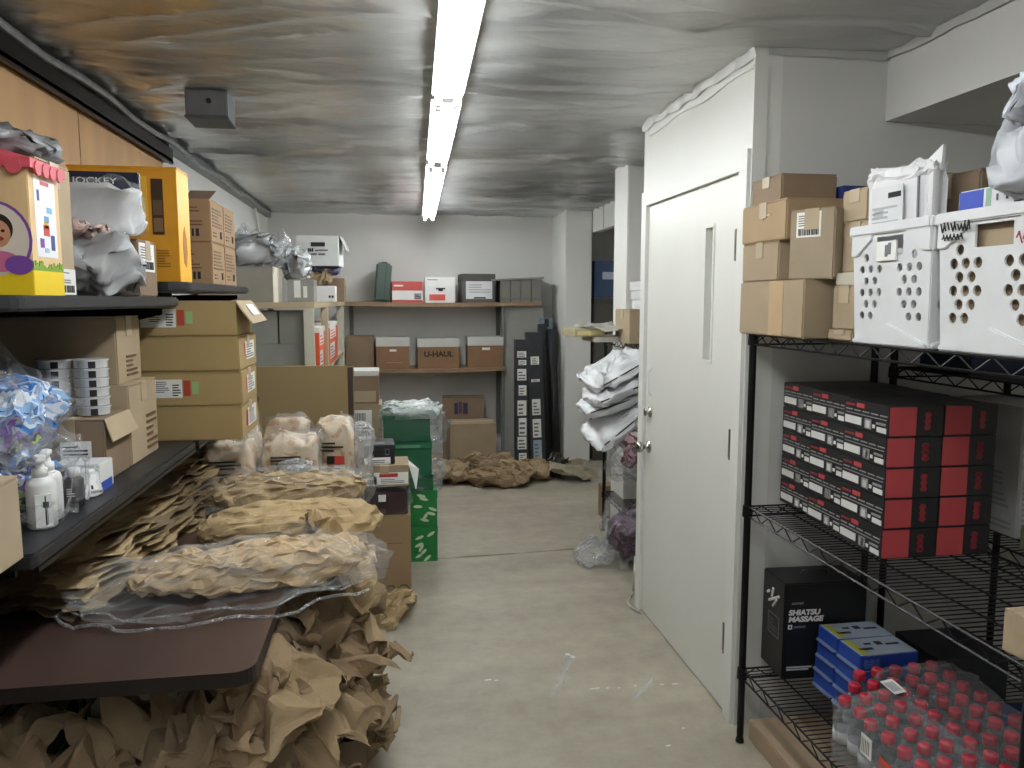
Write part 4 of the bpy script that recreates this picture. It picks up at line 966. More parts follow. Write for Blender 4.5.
tag(wad('paper_bag', (.25, .28, .13), PAPER, 504, ab=.2, as_=.1, loc=(-.60, 6.40, 1.70), rot=(0, 0, .2)), 'crumpled brown paper bag below the white file box', 'paper bag')
tag(wad('cloth_bag', (.28, .30, .08), mat('55536a', .7, var=.15), 505, ab=.12, as_=.05, loc=(-.56, 6.48, 1.80)), 'purplish grey cloth bag right under the white file box', 'cloth bag')
s = (.33, .34, .235)
o = slim('white file box with handwriting, highest on the wooden unit', (-.565, 6.46, 1.868), s, flat('d4d7d6'), -.05, 'file_box', lid=flat('d9dbda'), lidh=.24)
sticker(o, s, '-y', (.35, .64, .68, .78), CHAR, name='grip_hole'); sticker(o, s, '-y', (.12, .34, .78, .60), None, [(.05, .55, .2, .6, INK), (.25, .5, .3, .95, INK), (.32, .5, .36, .9, INK), (.38, .5, .43, .95, INK), (.5, .55, .6, .75, GREYINK), (.62, .6, .95, .78, GREYINK), (.35, .05, .55, .3, GREYINK), (.6, .05, .85, .3, GREYINK)], name='handwriting')
q = MB(); q.add([(.168, -.15, .232), (.168, .12, .232), (.215, .12, .13), (.215, -.15, .12), (.172, -.15, .236), (.172, .12, .236), (.219, .12, .134), (.219, -.15, .124)], [(0,3,2,1),(4,5,6,7),(0,1,5,4),(1,2,6,5),(2,3,7,6),(3,0,4,7)], flat('8d9190')); q.build('lid_flap', o)
# inside the left unit
GB = mat('8b8d87', .7, var=.04)
carton('upright grey box at the end of the wooden unit, left one', (-.77, 4.95, 1.335), (.165, .26, .20), m=GB, flaps=False)
carton('upright grey box at the end of the wooden unit, right one', (-.595, 4.95, 1.335), (.165, .26, .20), m=GB, flaps=False)
carton('wide grey box lying under the two upright grey boxes', (-.69, 4.95, 1.121), (.345, .26, .213), m=GB)
ORG = mat('d2562c', .5, var=.05)
for i, (y, lb) in enumerate(((5.26, 'orange and white box in the wooden unit, nearest'), (6.3, 'orange and white box deeper in the wooden unit'))):
    s = (.24, (.40, .85)[i], .30)
    o = slim(lb, (-.585, y, 1.121), s, ORG, 0, group='orange and white boxes')
    for f in ('+x', '-y'): sticker(o, s, f, (.08, .62, .75, .90), flat('e6e0da'), lines(.1, .1, .9, .9, 3, ORG), name='white_panel'); sticker(o, s, f, (.08, .12, .6, .50), flat('d9d3ce'), lines(.1, .1, .9, .9, 4, GREYINK), name='white_panel')
    MB().box((-s[0]/2, -s[1]/2, s[2] - .03), (s[0]/2 + .003, s[1]/2, s[2] + .003), flat('e0dbd6')).build('lid', o)

# floor at the back
s = (.45, .32, .415)
o = carton('big brown box on the floor below the back shelf', (.75, 7.45, 0), s, m=KRAFT, rz=.02)
s = (.42, .24, .62)
o = carton('darker brown box behind the big one on the floor', (.70, 7.78, 0), s, m=KRAFT_D, rz=-.06)
sticker(o, s, '-y', (.28, .74, .62, .94), None, [(0, .0, .25, .9, flat('40324a')), (.3, .05, .55, 1, flat('54405e')), (.62, 0, .95, .9, flat('3b3346'))], name='dark_print')
for i, (x, y, sz, rz, lb) in enumerate(((.47, 6.75, (.40, .50, .17), .3, 'crumpled kraft paper pile beside the green boxes on the back floor'), (.88, 6.52, (.58, .34, .14), -.1, 'broad kraft paper pile in front of the brown floor box'), (1.15, 6.70, (.46, .40, .17), .2, 'kraft paper pile at the foot of the black tall boxes'), (.85, 6.92, (.50, .30, .19), 0, 'kraft paper lump behind the broad pile'))):
    tag(wad('crumpled_paper', sz, PMATS[i % 3], 520 + i, e=.9, nu=60, nv=22, ab=.16, as_=.07, fs=2.8, loc=(x, y, 0), rot=(0, 0, rz)), lb, 'kraft paper', 'kraft paper piles on the back floor')
tag(sheet('torn_wrapping', .42, .34, mat('8f8672', .5, var=.15), 531, n=30, roll=.7, loc=(1.62, 6.62, .10), rot=(.2, .2, .4), cr=Crumple(531, ab=.05, as_=.02, flatz=1.5)), 'torn grey brown wrapping on the floor by the far column', 'wrapping')
tag(wad('dark_wrapping', (.12, .12, .20), mat('3c372e', .4, var=.2), 532, ab=.25, as_=.12, loc=(1.46, 6.75, 0)), 'dark twisted wrapping beside the torn wrapping on the floor', 'wrapping')
# tall goods in the corner
BK = mat('37393d', .45, var=.1)
o = slim('slim black carton covered with many white labels, leaning in the back corner', (1.225, 7.30, 0), (.12, .12, 1.22), BK, 0, 'tall_carton', rot=(-.03, .0, 0))
s = (.12, .12, 1.22)
for i, (a, c_) in enumerate(((.86, .91), (.80, .84), (.68, .77), (.56, .64), (.40, .52), (.24, .38), (.13, .23), (.04, .10))): sticker(o, s, '-y', (.12 + .1*(i % 2), a, .85, c_), WHITE, lines(.1, .1, .9, .9, 3, GREYINK, i), name='label_sticker')
o = slim('slim black carton with three big white labels, beside the many labelled one', (1.385, 7.30, 0), (.15, .12, 1.29), BK, 0, 'tall_carton', rot=(-.03, -.03, 0))
s = (.15, .12, 1.29)
for i, (a, c_, m) in enumerate(((.76, .82, WHITE), (.63, .65, WHITE), (.38, .50, WHITE), (.21, .35, WHITE), (.05, .19, flat('9aa5b0')))): sticker(o, s, '-y', (.2, a, .75, c_), m, lines(.15, .1, .85, .9, 4, GREYINK, i), name='label_sticker')
for i, x in enumerate((1.50, 1.60)):
    o = tag(MB().tube((x, 7.42, 0), (x - .03, 7.55, 1.36 - i*.05), .045, CHAR, 14).build('black_tube', smooth=True), ('tall black roll beside the labelled cartons', 'tall black roll next to the far column')[i], 'roll', 'tall black rolls')
o = slim('small grey blue carton standing above the black rolls', (1.53, 7.66, 1.22), (.13, .10, .20), mat('6b7a8a', .5), 0); sticker(o, (.13, .10, .20), '-y', (.35, .55, .7, .95), CHAR, name='dark_print')
tag(MB().box((-.20, -.03, 0), (.20, .03, 1.30), mat('74746f', .6)).build('grey_panel', loc=(1.55, 7.78, 0), rot=(-.06, 0, 0), bevel=.002), 'darker grey foam panel behind the black rolls', 'panel', 'grey panels in the back corner')
tag(MB().box((-.20, -.03, 0), (.20, .03, 1.56), mat('8f8f89', .6, var=.05)).build('grey_panel', loc=(1.31, 7.66, 0), rot=(-.02, 0, 0), bevel=.002), 'light grey foam panel behind the labelled black cartons', 'panel', 'grey panels in the back corner')
# ================================================================== right: black wire racks
WIRE = mat('1c1c1e', .35, .5, var=.1)
def wire_shelf(w, d, z, parent, base=0):
    """w along x, d along y; truss edges, cross wires"""
    b = MB()
    for x in (-w/2, w/2):
        b.tube((x, -d/2, z), (x, d/2, z), .0035, WIRE, 6); b.tube((x, -d/2, z - .034), (x, d/2, z - .034), .0035, WIRE, 6)
        n = round(d / .05)
        for i in range(n):
            ya = -d/2 + d*i/n; yb = -d/2 + d*(i+1)/n
            b.tube((x, ya, z if i % 2 else z - .034), (x, yb, z - .034 if i % 2 else z), .0022, WIRE, 5)
    for y in (-d/2, d/2):
        b.tube((-w/2, y, z), (w/2, y, z), .0035, WIRE, 6); b.tube((-w/2, y, z - .034), (w/2, y, z - .034), .0035, WIRE, 6)
        n = round(w / .05)
        for i in range(n):
            xa = -w/2 + w*i/n; xb = -w/2 + w*(i+1)/n
            b.tube((xa, y, z if i % 2 else z - .034), (xb, y, z - .034 if i % 2 else z), .0022, WIRE, 5)
    n = round(d / .0225)
    for i in range(1, n): b.tube((-w/2, -d/2 + d*i/n, z - .001), (w/2, -d/2 + d*i/n, z - .001), .0021, WIRE, 5)
    for k in (-.25, .0, .25): b.tube((k*w, -d/2, z - .006), (k*w, d/2, z - .006), .003, WIRE, 5)
    return b.build('shelf', parent)
def wire_rack(label, x0, x1, y0, y1, zs, hp, group='black wire racks', rearposts=True):
    w, d = x1 - x0, y1 - y0
    o = thing('wire_rack', label, 'wire rack', ((x0+x1)/2, (y0+y1)/2, 0), 0, group)
    for sx in (-1, 1):
        for sy in (-1, 1):
            p = MB(); p.tube((sx*w/2, sy*d/2, .03), (sx*w/2, sy*d/2, hp), .0125, WIRE, 14)
            p.tube((sx*w/2, sy*d/2, hp), (sx*w/2, sy*d/2, hp + .006), .0135, WIRE, 14)
            po = p.build('post', o)
            f = MB(); f.lathe([(.012, 0), (.016, .004), (.010, .03)], WIRE, 12, (sx*w/2, sy*d/2, 0)); f.build('foot', po)
            for z in zs:
                cl = MB(); cl.lathe([(.0185, z - .036), (.0165, z + .004)], WIRE, 12, (sx*w/2, sy*d/2, 0)); cl.build('collar', po)
    for z in zs: wire_shelf(w, d, z, o)
    return o
RX0, RX1, RY0, RY1 = 1.225, 1.685, 1.26, 2.485
Z3, Z2, Z1 = 1.482, .878, .279
wire_rack('black wire rack beside the white door, loaded with crates and boxes', RX0, RX1, RY0, RY1, [Z1, Z2, Z3], 1.52)
wire_rack('black wire rack standing behind the first one by the alcove wall', 1.76, 2.22, RY0, RY1, [Z1, Z2, Z3 - .12], 1.50)
Z1 += .003; Z2 += .003; Z3 += .003
# ---- bottom shelf
def dark_text_box():
    s = (.30, .17, .345)
    o = slim('black massager box with white lettering on the bottom rack shelf', (1.475, 2.46, Z1), s, mat('161618', .39, var=.1), -.04, 'massager_box', bev=.004)
    W = flat('dcdcdc', .5)
    text(o, s, '-y', .05, .70, .0185, 'SHIATSU', W, align='LEFT', shear=.15, sx=1.15, bold=.0012); text(o, s, '-y', .05, .63, .0185, 'MASSAGE', W, align='LEFT', shear=.15, sx=1.15, bold=.0012)
    text(o, s, '-y', .08, .80, .012, 'sunset', flat('9a9a9a'), align='LEFT', shear=.3)
    sticker(o, s, '-y', (.05, .53, .10, .575), W, [(.3, .3, .7, .7, INK)], name='icon'); sticker(o, s, '-y', (.12, .54, .26, .56), None, [(0, 0, 1, 1, flat('6d6d6f'))], name='small_print')
    sticker(o, s, '-y', (.05, .12, .36, .135), flat('b9b9b9'), name='small_print'); sticker(o, s, '-y', (.05, .095, .32, .11), flat('b9b9b9'), name='small_print')
    sticker(o, s, '-x', (.30, .38, .80, .60), None, [(0, 0, 1, .03, GREYINK), (0, .97, 1, 1, GREYINK), (0, 0, .04, 1, GREYINK), (.96, 0, 1, 1, GREYINK)] + lines(.12, .2, .85, .85, 4, flat('4c4c4e')), name='side_panel')
    b = MB(); W2 = W
    for (ya, za, yb, zb) in ((-.045, .285, .03, .245), (-.03, .27, .0, .235), (.0, .30, .01, .265), (.03, .28, .045, .27)): b.tube((-s[0]/2 - .001, ya, za), (-s[0]/2 - .001, yb, zb), .005, W2, 6)
    b.build('figure_mark', o)
    h = MB(); h.path([(-.05, 0, .348), (-.04, 0, .362), (.04, 0, .362), (.05, 0, .348)], .006, CHAR, 8); h.build('carry_handle', o)
    return o
dark_text_box()
NB = flat('1d3f94', .4); GT = flat('8b95a3', .45)
LV = ['bottom', 'second', 'third', 'top']
for lvl in range(4):
    for col in range(2):
        s = (.205, .118, .050)
        lb = f'{"bottom" if lvl == 0 else "top" if lvl == 3 else LV[lvl] + " from bottom"} blue box of the {"nearer" if col == 0 else "farther"} small blue stack by the massager box'
        o = slim(lb, (1.525 + .004*lvl, 2.17 + col*.121 + .004*((lvl*3) % 2), Z1 + lvl*.0515), s, NB, .03*((lvl + col) % 2), group='blue boxes on the bottom rack shelf')
        sticker(o, s, '+z', (.02, .02, .98, .98), GT, [(.1, .3, .35, .42, INK), (.5, .55, .62, .75, INK), (.66, .5, .9, .6, INK), (.3, .6, .42, .7, INK), (.03, .05, .16, .95, flat('9a9a3a'))], name='top_panel')
        sticker(o, s, '-y', (.06, .2, .4, .75), None, lines(0, 0, 1, 1, 3, flat('4b62ad'), lvl) + [(.3*k, 0, .3*k + .15, 1, flat('4b62ad')) for k in range(3)], name='printing')
        q = MB(); q.add([(-.102, -.059, .006), (-.102, .059, .006), (-.115, .05, .002), (-.115, -.05, .002), (-.102, -.059, .008), (-.102, .059, .008), (-.115, .05, .004), (-.115, -.05, .004)], [(0,3,2,1),(4,5,6,7),(0,1,5,4),(1,2,6,5),(2,3,7,6),(3,0,4,7)], flat('5a6a8a')); q.build('end_flap', o)
# bottles
BOT = film('bottle_plastic', tint=(.66, .68, .69), milk=.06, edge=.40, rough=.08, bump=0)
CAPR = mat('ad2438', .39, var=.06)
PROF = [(.022, .0), (.029, .004), (.030, .02), (.0285, .04), (.030, .06), (.030, .115), (.026, .135), (.016, .156), (.0125, .166), (.0125, .176)]
proto = None
def bottle(x, y, lb, grp):
    global proto
    if proto is None:
        proto = thing('bottle', lb, 'bottle', (x, y, Z1), 0, grp)
        MB().lathe(PROF, BOT, 16).build('body', proto, smooth=True)
        MB().lathe([(.0165, .166), (.0175, .168), (.0175, .186), (.0155, .190), (.006, .1915)], CAPR, 14).build('cap', proto, smooth=True)
        MB().lathe([(.0302, .062), (.0302, .095)], film('bottle_band', tint=(.85,.86,.87), milk=.45, edge=.3, bump=0), 16).build('label_band', proto, smooth=True)
        return proto
    c = proto.copy(); C.objects.link(c); c.location = (x, y, Z1); c['label'] = lb; c['group'] = grp
    for ch in PARTS: k = ch.copy(); C.objects.link(k); k.parent = c
    return c
NTH = ['first', 'second', 'third', 'fourth', 'fifth', 'sixth', 'seventh', 'eighth', 'ninth']
rr = random.Random(9)
for i in range(7):
    for j in range(9):
        x = 1.262 + i*.0655 + (j % 2)*.006; y = 2.045 - j*.0635 + (i*.004)
        if i == 0 and j < 2: continue
        if i == 1 and j < 1: continue
        if proto is not None: x += rr.uniform(-.003, .003); y += rr.uniform(-.003, .003)
        bottle(x, y, f'red-capped clear bottle, {NTH[i]} column from the aisle, {NTH[j]} row from the blue boxes', 'red-capped bottles in shrink-wrapped packs')
        if i == 0 and j == 2: PARTS = [k for k in bpy.data.objects if k.parent == proto]
tag(wad('shrink_wrap', (.215, .47, .205), CLEAR, 601, e=.3, e2=.35, nu=64, nv=26, ab=.04, as_=.035, loc=(1.335, 1.72, Z1)), 'clear shrink wrap around the aisle side pack of red-capped bottles', 'shrink wrap')
tag(wad('shrink_wrap', (.285, .60, .205), CLEAR, 602, e=.3, e2=.35, nu=64, nv=26, ab=.04, as_=.035, loc=(1.572, 1.79, Z1)), 'clear shrink wrap around the inner pack of red-capped bottles', 'shrink wrap')
for (x, y, z, rz, rx, m, lb) in ((1.226, 1.76, .42, -PI/2, 0, WHITE, 'white sticker on the side of the bottle wrap'), (1.2245, 1.68, .40, -PI/2, 0, flat('d84a2e'), 'orange red sticker on the side of the bottle wrap'), (1.42, 1.93, .484, .2, -1.35, WHITE, 'white sticker on top of the bottle wrap')):
    b = MB(); b.box((-.022, -.001, -.028), (.022, .001, .028), m); 
    for k in range(5): b.box((-.018 + k*.007, -.0016, -.02), (-.015 + k*.007, -.001, .018), GREYINK)
    tag(b.build('wrap_sticker', loc=(x, y, z), rot=(rx, 0, rz)), lb, 'sticker')
s = (.20, .14, .05)
o = slim('blue box behind the bottles at the right picture edge', (1.90, 1.72, Z1), s, NB, .1); sticker(o, s, '+z', (.05, .05, .95, .95), flat('3c6fb5'), [(.2, .3, .8, .6, WHITE)], name='top_panel')
o = slim('second blue box lying farther behind the bottles', (1.88, 1.95, Z1), (.20, .16, .06), flat('20355f', .4), -.1); sticker(o, (.20, .16, .06), '-x', (.1, .2, .9, .8), GREYINK, name='grey_panel')
o = slim('dark low carton at the rear of the bottom shelf', (1.86, 2.25, Z1), (.26, .22, .16), mat('2b2c31', .5), 0)
c = carton('flat cardboard tray on the floor under the wire rack', (1.425, 1.95, 0), (.32, 1.1, .075), m=mat('a18c74', .8, var=.05), tape='y')
# ---- middle shelf: thirty black and red cartons
BKC = mat('222325', .4, var=.1); RDC = flat('b24549', .45); RD2 = flat('8a3038', .5)
def retail(loc, lb, rz, dim=False):
    w, d, h = s = (.166, .212, .0855)
    o = thing('retail_carton', lb, 'box', loc, rz, 'black and red cartons on the wire rack')
    boxmesh((w, d, h - .001), BKC, 4, .002).build('body', o, bevel=.0015)
    sticker(o, s, '-y', (.015, .03, .50, .96), RDC, name='red_panel')
    sticker(o, s, '-y', (.60, .2, .80, .78), None, [(.3, 0, .75, 1, RD2), (.2, .1, .85, .2, RD2), (.2, .45, .85, .55, RD2), (.2, .8, .85, .9, RD2)], name='red_emblem')
    W = flat('d8d8d6', .5); G2 = flat('8d8d8d', .5)
    sticker(o, s, '-x', (.02, .05, .98, .97), None,
        [(.30, .76, .48, .92, RDC), (.04, .78, .26, .86, RD2)] + [(.04 + .2*k, .62, .19 + .2*k, .66, G2) for k in range(5)] + [(.04, .50, .98, .525, G2)] +
        [(.03, .12, .42, .40, W), (.50, .06, .65, .42, G2), (.53, .10, .62, .36, W), (.68, .14, .73, .26, W), (.76, .30, .96, .38, G2), (.78, .04, .98, .22, W)], name='print_panel')
    return o
RW = ['bottom', 'second from bottom', 'middle', 'second from top', 'top']
protoR = None
for col in range(2):
    for row in range(3):
        for lvl in range(5):
            place = ['nearest the camera', 'in the middle', 'by the alcove wall'][row]
            lb = f'black and red carton, {RW[lvl]} of the {"aisle side" if col == 0 else "inner"} stack {place}'
            loc = (1.418 + col*.168 + row*.018, 2.0 + row*.2145, Z2 + lvl*.0863); rz = -.02 + .01*((lvl*2 + row) % 3)
            if protoR is None:
                protoR = retail(loc, lb, rz); PR = [k for k in bpy.data.objects if k.parent == protoR]
            else:
                c = protoR.copy(); C.objects.link(c); c.location = loc; c.rotation_euler = (0, 0, rz); c['label'] = lb
                for ch in PR: k = ch.copy(); C.objects.link(k); k.parent = c
s = (.28, .30, .40)
o = slim('white printed carton on the rear rack beside the red ended cartons', (1.99, 2.15, Z2), s, mat('c9cacb', .5, var=.04), 0, bev=.004)
sticker(o, s, '-x', (.05, .05, .95, .55), None, lines(0, 0, 1, 1, 12, flat('a9abae')), name='small_print'); sticker(o, s, '-y', (.05, .05, .95, .55), None, lines(0, 0, 1, 1, 12, flat('a9abae')), name='small_print')
carton('low grey brown box in front of the white printed carton', (1.92, 1.80, Z2), (.26, .24, .07), m=mat('7b6f63', .7))
o = slim('dark blue bin under the top shelf at the rear rack', (1.96, 2.30, Z3 - .12 - .003), (.30, .24, .10), mat('20304c', .5), 0, 'plastic_bin')
c = carton('small cardboard box jutting over the near edge of the middle shelf', (1.345, 1.305, Z2), (.22, .10, .09), m=KRAFT_L, rz=.05)

# ---- top shelf
def crate(label, loc, L_, D_, H_, hr, seed, writing):
    o = thing('plastic_crate', label, 'crate', loc, 0, 'white perforated crates on the wire rack')
    W = mat('d3d5d7', .4, var=.03); tp = .93; t = .005
    def panel(wd, side):
        cu = bpy.data.curves.new('panel', 'CURVE'); cu.dimensions = '2D'; cu.fill_mode = 'BOTH'; cu.extrude = t/2
        def spl(pts):
            sp = cu.splines.new('POLY'); sp.points.add(len(pts) - 1); sp.use_cyclic_u = True
            for p, (x, y) in zip(sp.points, pts): p.co = (x, y, 0, 1)
        hw = wd/2
        spl([(-hw*tp, 0), (hw*tp, 0), (hw, H_), (-hw, H_)])
        spl([(-.052, H_ - .078), (-.052, H_ - .030), (.052, H_ - .030), (.052, H_ - .078)])
        r0 = hr
        rows = [.075 + i*.030 for i in range(6)]
        for i, z in enumerate(rows):
            for s_ in (-1, 1):
                for k in range(3):
                    if (i in (0, 5) and k == 0): continue
                    x = s_*(hw*.26 + k*.036 + (.018 if i % 2 else 0))
                    if abs(x) + r0 > hw*.88: continue
                    spl([(x + r0*math.cos(2*PI*q/14), z + r0*math.sin(2*PI*q/14)) for q in range(14)])
        tmp = bpy.data.objects.new('panel', cu); C.objects.link(tmp)
        dg = bpy.context.evaluated_depsgraph_get(); me = bpy.data.meshes.new_from_object(tmp.evaluated_get(dg))
        vs = [v.co.copy() for v in me.vertices]; fs = [tuple(p.vertices) for p in me.polygons]
        bpy.data.objects.remove(tmp); bpy.data.curves.remove(cu); bpy.data.meshes.remove(me)
        return vs, fs
    b = MB(); tl = math.atan((1 - tp) * .5 * D_ / H_)
    for ang, wd, off in ((0, L_, D_), (PI, L_, D_), (PI/2, D_, L_), (-PI/2, D_, L_)):
        vs, fs = panel(wd, 0)
        M = Matrix.Rotation(ang, 4, 'Z') @ Matrix.Translation((0, -off/2*tp, 0)) @ Matrix.Rotation(math.atan((1 - tp)*off/2/H_), 4, 'X') @ Matrix.Rotation(PI/2, 4, 'X')
        b.add(vs, fs, W, M)
    b.box((-L_/2*tp, -D_/2*tp, 0), (L_/2*tp, D_/2*tp, .006), W)
    bd = b.build('body', o)
    rm = MB()
    for (x0, x1, y0, y1) in ((-L_/2 - .008, L_/2 + .008, -D_/2 - .010, -D_/2 + .004), (-L_/2 - .008, L_/2 + .008, D_/2 - .004, D_/2 + .010), (-L_/2 - .010, -L_/2 + .004, -D_/2, D_/2), (L_/2 - .004, L_/2 + .010, -D_/2, D_/2)): rm.box((x0, y0, H_ - .022), (x1, y1, H_ + .004), W)
    rm.build('rim', o, bevel=.003)
    # moulded corners under the rim and wedge feet
    for (dx, dy, rz) in ((0, -1, 0), (-1, 0, -PI/2), (1, 0, PI/2), (0, 1, PI)):
        wd = L_ if dy else D_; off = (D_ if dy else L_)/2
        M = Matrix.Rotation(rz, 4, 'Z') @ Matrix.Translation((0, -off - .001, 0))
        for sx in (-1, 1): g = MB(); g.poly([(sx*wd/2, H_ - .02), (sx*wd/2, H_ - .075), (sx*wd*.42, H_ - .075), (sx*wd*.22, H_ - .035), (sx*wd*.22, H_ - .02)][::sx], .010, W, M); g.build('corner_gusset', o, bevel=.002)
        M2 = Matrix.Rotation(rz, 4, 'Z') @ Matrix.Translation((0, -off*tp - .006, 0))
        f = MB(); f.poly([(-wd*.46, .0), (wd*.46, .0), (wd*.46, .012), (0, .058), (-wd*.46, .012)], .012, W, M2); f.build('foot_ridge', o, bevel=.003)
    for f_, marks in writing:
        # marks on the rim band of the aisle side
        b = MB()
        for (y0, z0, y1, z1, m) in marks: b.tube((-L_/2 - .0115, y0, H_ + z0), (-L_/2 - .0115, y1, H_ + z1), .0016, m, 5)
        b.build('handwriting', o)
    return o
RP = flat('9a3048', .6)
def scrawl(y0, y1, zc, m, n, seed, hgt=.012):
    r = random.Random(seed); out = []; y = y0
    for i in range(n):
        yy = y0 + (y1 - y0)*i/n; k = (y1 - y0)/n
        out.append((yy, zc - hgt*r.uniform(.5, 1), yy + k*.6, zc + hgt*r.uniform(.4, 1), m))
        if r.random() > .4: out.append((yy + k*.5, zc + hgt*r.uniform(.2, 1), yy + k*.9, zc - hgt*r.uniform(.2, 1), m))
    return out
c1 = crate('white perforated crate holding a standing white parcel', (1.405, 1.785, Z3), .34, .31, .305, .0105, 1, [('-x', [])])
sticker(c1, (.345, .325, .305), '-x', (.36, .70, .60, .86), flat('e6e6e4'), [(.45, .2, .6, .8, GREYINK), (.6, .3, .75, .9, GREYINK)], name='handle_label', lift=.003)
c2 = crate('white perforated crate with marker writing on its rim, nearest the camera', (1.405, 1.445, Z3), .34, .325, .305, .0125, 2, [('-x', scrawl(.055, .15, -.03, INK, 9, 5) + scrawl(.075, .14, -.052, INK, 6, 6, .008) + scrawl(-.155, -.07, -.062, RP, 5, 7, .017))])
# in and over the crates
o = thing('poly_mailer', 'white poly mailer standing upright in the first crate', 'mailer', (1.305, 1.82, Z3 + .02), 0, None, (0, -.03, -1.38))
wad('body', (.215, .05, .43), mat('dadbdd', .39, var=.03), 701, e=.35, e2=.07, nu=60, nv=44, ab=.12, as_=.05, fb=1.4, fs=3.5, parent=o)
for sx, hh in ((-1, .02), (1, .035)):
    ear = MB(); ear.poly([(sx*.108, .405), (sx*.112, .43 + hh), (sx*.055, .428), (sx*.06, .40)][::sx], .010, mat('dadbdd', .39, var=.03)); ear.build('seal_corner', o)
s = (.215, .07, .43)
sticker(o, s, '-y', (.15, .64, .62, .90), flat('d2d4d6'), [(.55, .72, .95, .84, INK), (.1, .3, .4, .5, flat('b5b7ba'))] + lines(.05, .05, .9, .6, 5, flat('a9abae')), name='shipping_label'); sticker(o, s, '-y', (.80, .55, .88, .92), None, [(.3, 0, .6, 1, GREYINK)], name='side_print')
o = carton('brown box in the first crate behind the white mailer', (1.47, 1.80, Z3 + .008), (.16, .24, .42), m=KRAFT_D)
s = (.15, .22, .335)
o = thing('shipping_box', 'white blue and barcoded parcel lying across the second crate', 'box', (1.325, 1.452, Z3 + .280), 0, None)
boxmesh((.13, .27, .075), flat('dfe1e4', .45), 6, .004).build('body', o, bevel=.004)
s = (.13, .27, .075)
sticker(o, s, '-x', (.02, .22, .28, .96), flat('3b50b0'), [(.1, .08, .9, .2, WHITE)], name='blue_panel'); sticker(o, s, '-x', (.31, .22, .36, .96), flat('8fb29a'), name='green_stripe'); sticker(o, s, '-x', (.60, .25, .74, .95), None, [(0, i/10, 1, i/10 + .05, INK) for i in range(10)], name='barcode_label'); sticker(o, s, '-x', (.42, .40, .56, .85), None, [(0, .4, .1, .8, GREYINK), (.7, .4, .8, .8, GREYINK)], name='small_print')
s = (.09, .32, .435)
o = carton('tall cardboard box with printed bars behind the white crates', (1.632, 1.82, Z3), s, m=KRAFT)
sticker(o, s, '-x', (.08, .74, .45, .95), None, [(0, 0, 1, .08, flat('6b5138')), (0, .92, 1, 1, flat('6b5138'))] + [(.1*k, 0, .1*k + .03, 1, flat('6b5138')) for k in range(10)], name='print_frame')
o = thing('bubble_mailer', 'silver grey mailer resting over the near end of the second crate', 'mailer', (1.28, 1.385, 1.80), 0, None, (.25, .1, -.4))
wad('body', (.17, .13, .16), mat('b0b2b8', .36, var=.12, scale=7), 702, e=.5, ab=.12, as_=.06, parent=o)
wad('loose_flap', (.16, .02, .10), mat('c6cad4', .3, var=.05), 703, e=.4, ab=.3, as_=.15, parent=o, loc=(-.03, -.03, .14), rot=(.3, 0, 0))
c = carton('brown box seen through the second crate handle', (1.39, 1.445, Z3 + .008), (.27, .27, .268), m=KRAFT, flaps=False)
# boxes at the far end of the top shelf
s = (.125, .42, .175)
c = carton('widest cardboard box at the far end of the rack, tape down its front', (1.26, 2.33, Z3), s, m=KRAFT, flaps=False, tape='x')
q = MB(); q.box((-s[0]/2 - .0012, -.09, .003), (-s[0]/2 + .001, -.0, s[2]), mat('b39a78', .35, var=.04)); q.build('tape', c)
s = (.15, .25, .125)
c = carton('cardboard box on the widest box, left under the bigger one', (1.275, 2.41, Z3 + .176), s, m=KRAFT)
s = (.20, .30, .125)
c = carton('cardboard box with a taped corner, second highest on the far end', (1.295, 2.385, Z3 + .302), s, m=mat('9f8869', .75, var=.05)); sticker(c, s, '-x', (.45, .5, .7, .8), None, [(.1, .1, .2, .6, flat('cbb48c')), (.2, .5, .9, .62, flat('cbb48c'))], name='tape_mark')
s = (.19, .20, .085)
c = carton('small cardboard box on the very top of the far end stack', (1.315, 2.42, Z3 + .428), s, m=mat('86725d', .75, var=.05))
s = (.13, .15, .205)
c = carton('cardboard box with white shipping label, in front of the stacked ones', (1.28, 2.16, Z3 + .176), s, m=mat('958670', .75, var=.05), rz=.45)
sticker(c, s, '-x', (.16, .60, .70, .96), WHITE, SHIP, name='shipping_label')
s = (.14, .12, .03); carton('thin cardboard box at the crate foot', (1.325, 2.02, Z3), s, m=KRAFT)
s = (.12, .115, .125); carton('small box on the thin one between crate and big box', (1.325, 2.02, Z3 + .031), s, m=KRAFT)
s = (.12, .11, .035); slim('pale flat packet on the small box beside the crate', (1.33, 2.02, Z3 + .157), s, flat('b9b3a2'))
s = (.12, .12, .14); carton('upright brown box squeezed beside the first crate', (1.35, 2.02, Z3 + .193), s, m=KRAFT_L)
carton('brown box stacked highest next to the first crate', (1.36, 2.03, Z3 + .334), (.14, .12, .09), m=KRAFT_L)
o = slim('blue box between the top brown boxes', (1.475, 2.40, Z3 + .336), (.11, .20, .14), flat('2c3a78', .5)); 
carton('brown box under the blue one at the rear of the top shelf', (1.50, 2.36, Z3), (.20, .24, .335), m=KRAFT_D)
carton('tall brown box behind the first crate at the alcove wall', (1.585, 2.10, Z3), (.16, .22, .47), m=KRAFT)
tag(wad('black_strap', (.05, .07, .18), CHAR, 705, ab=.2, as_=.1, loc=(1.42, 2.17, Z3 + .0)), 'black strap bundle hanging between the rear boxes', 'strap')

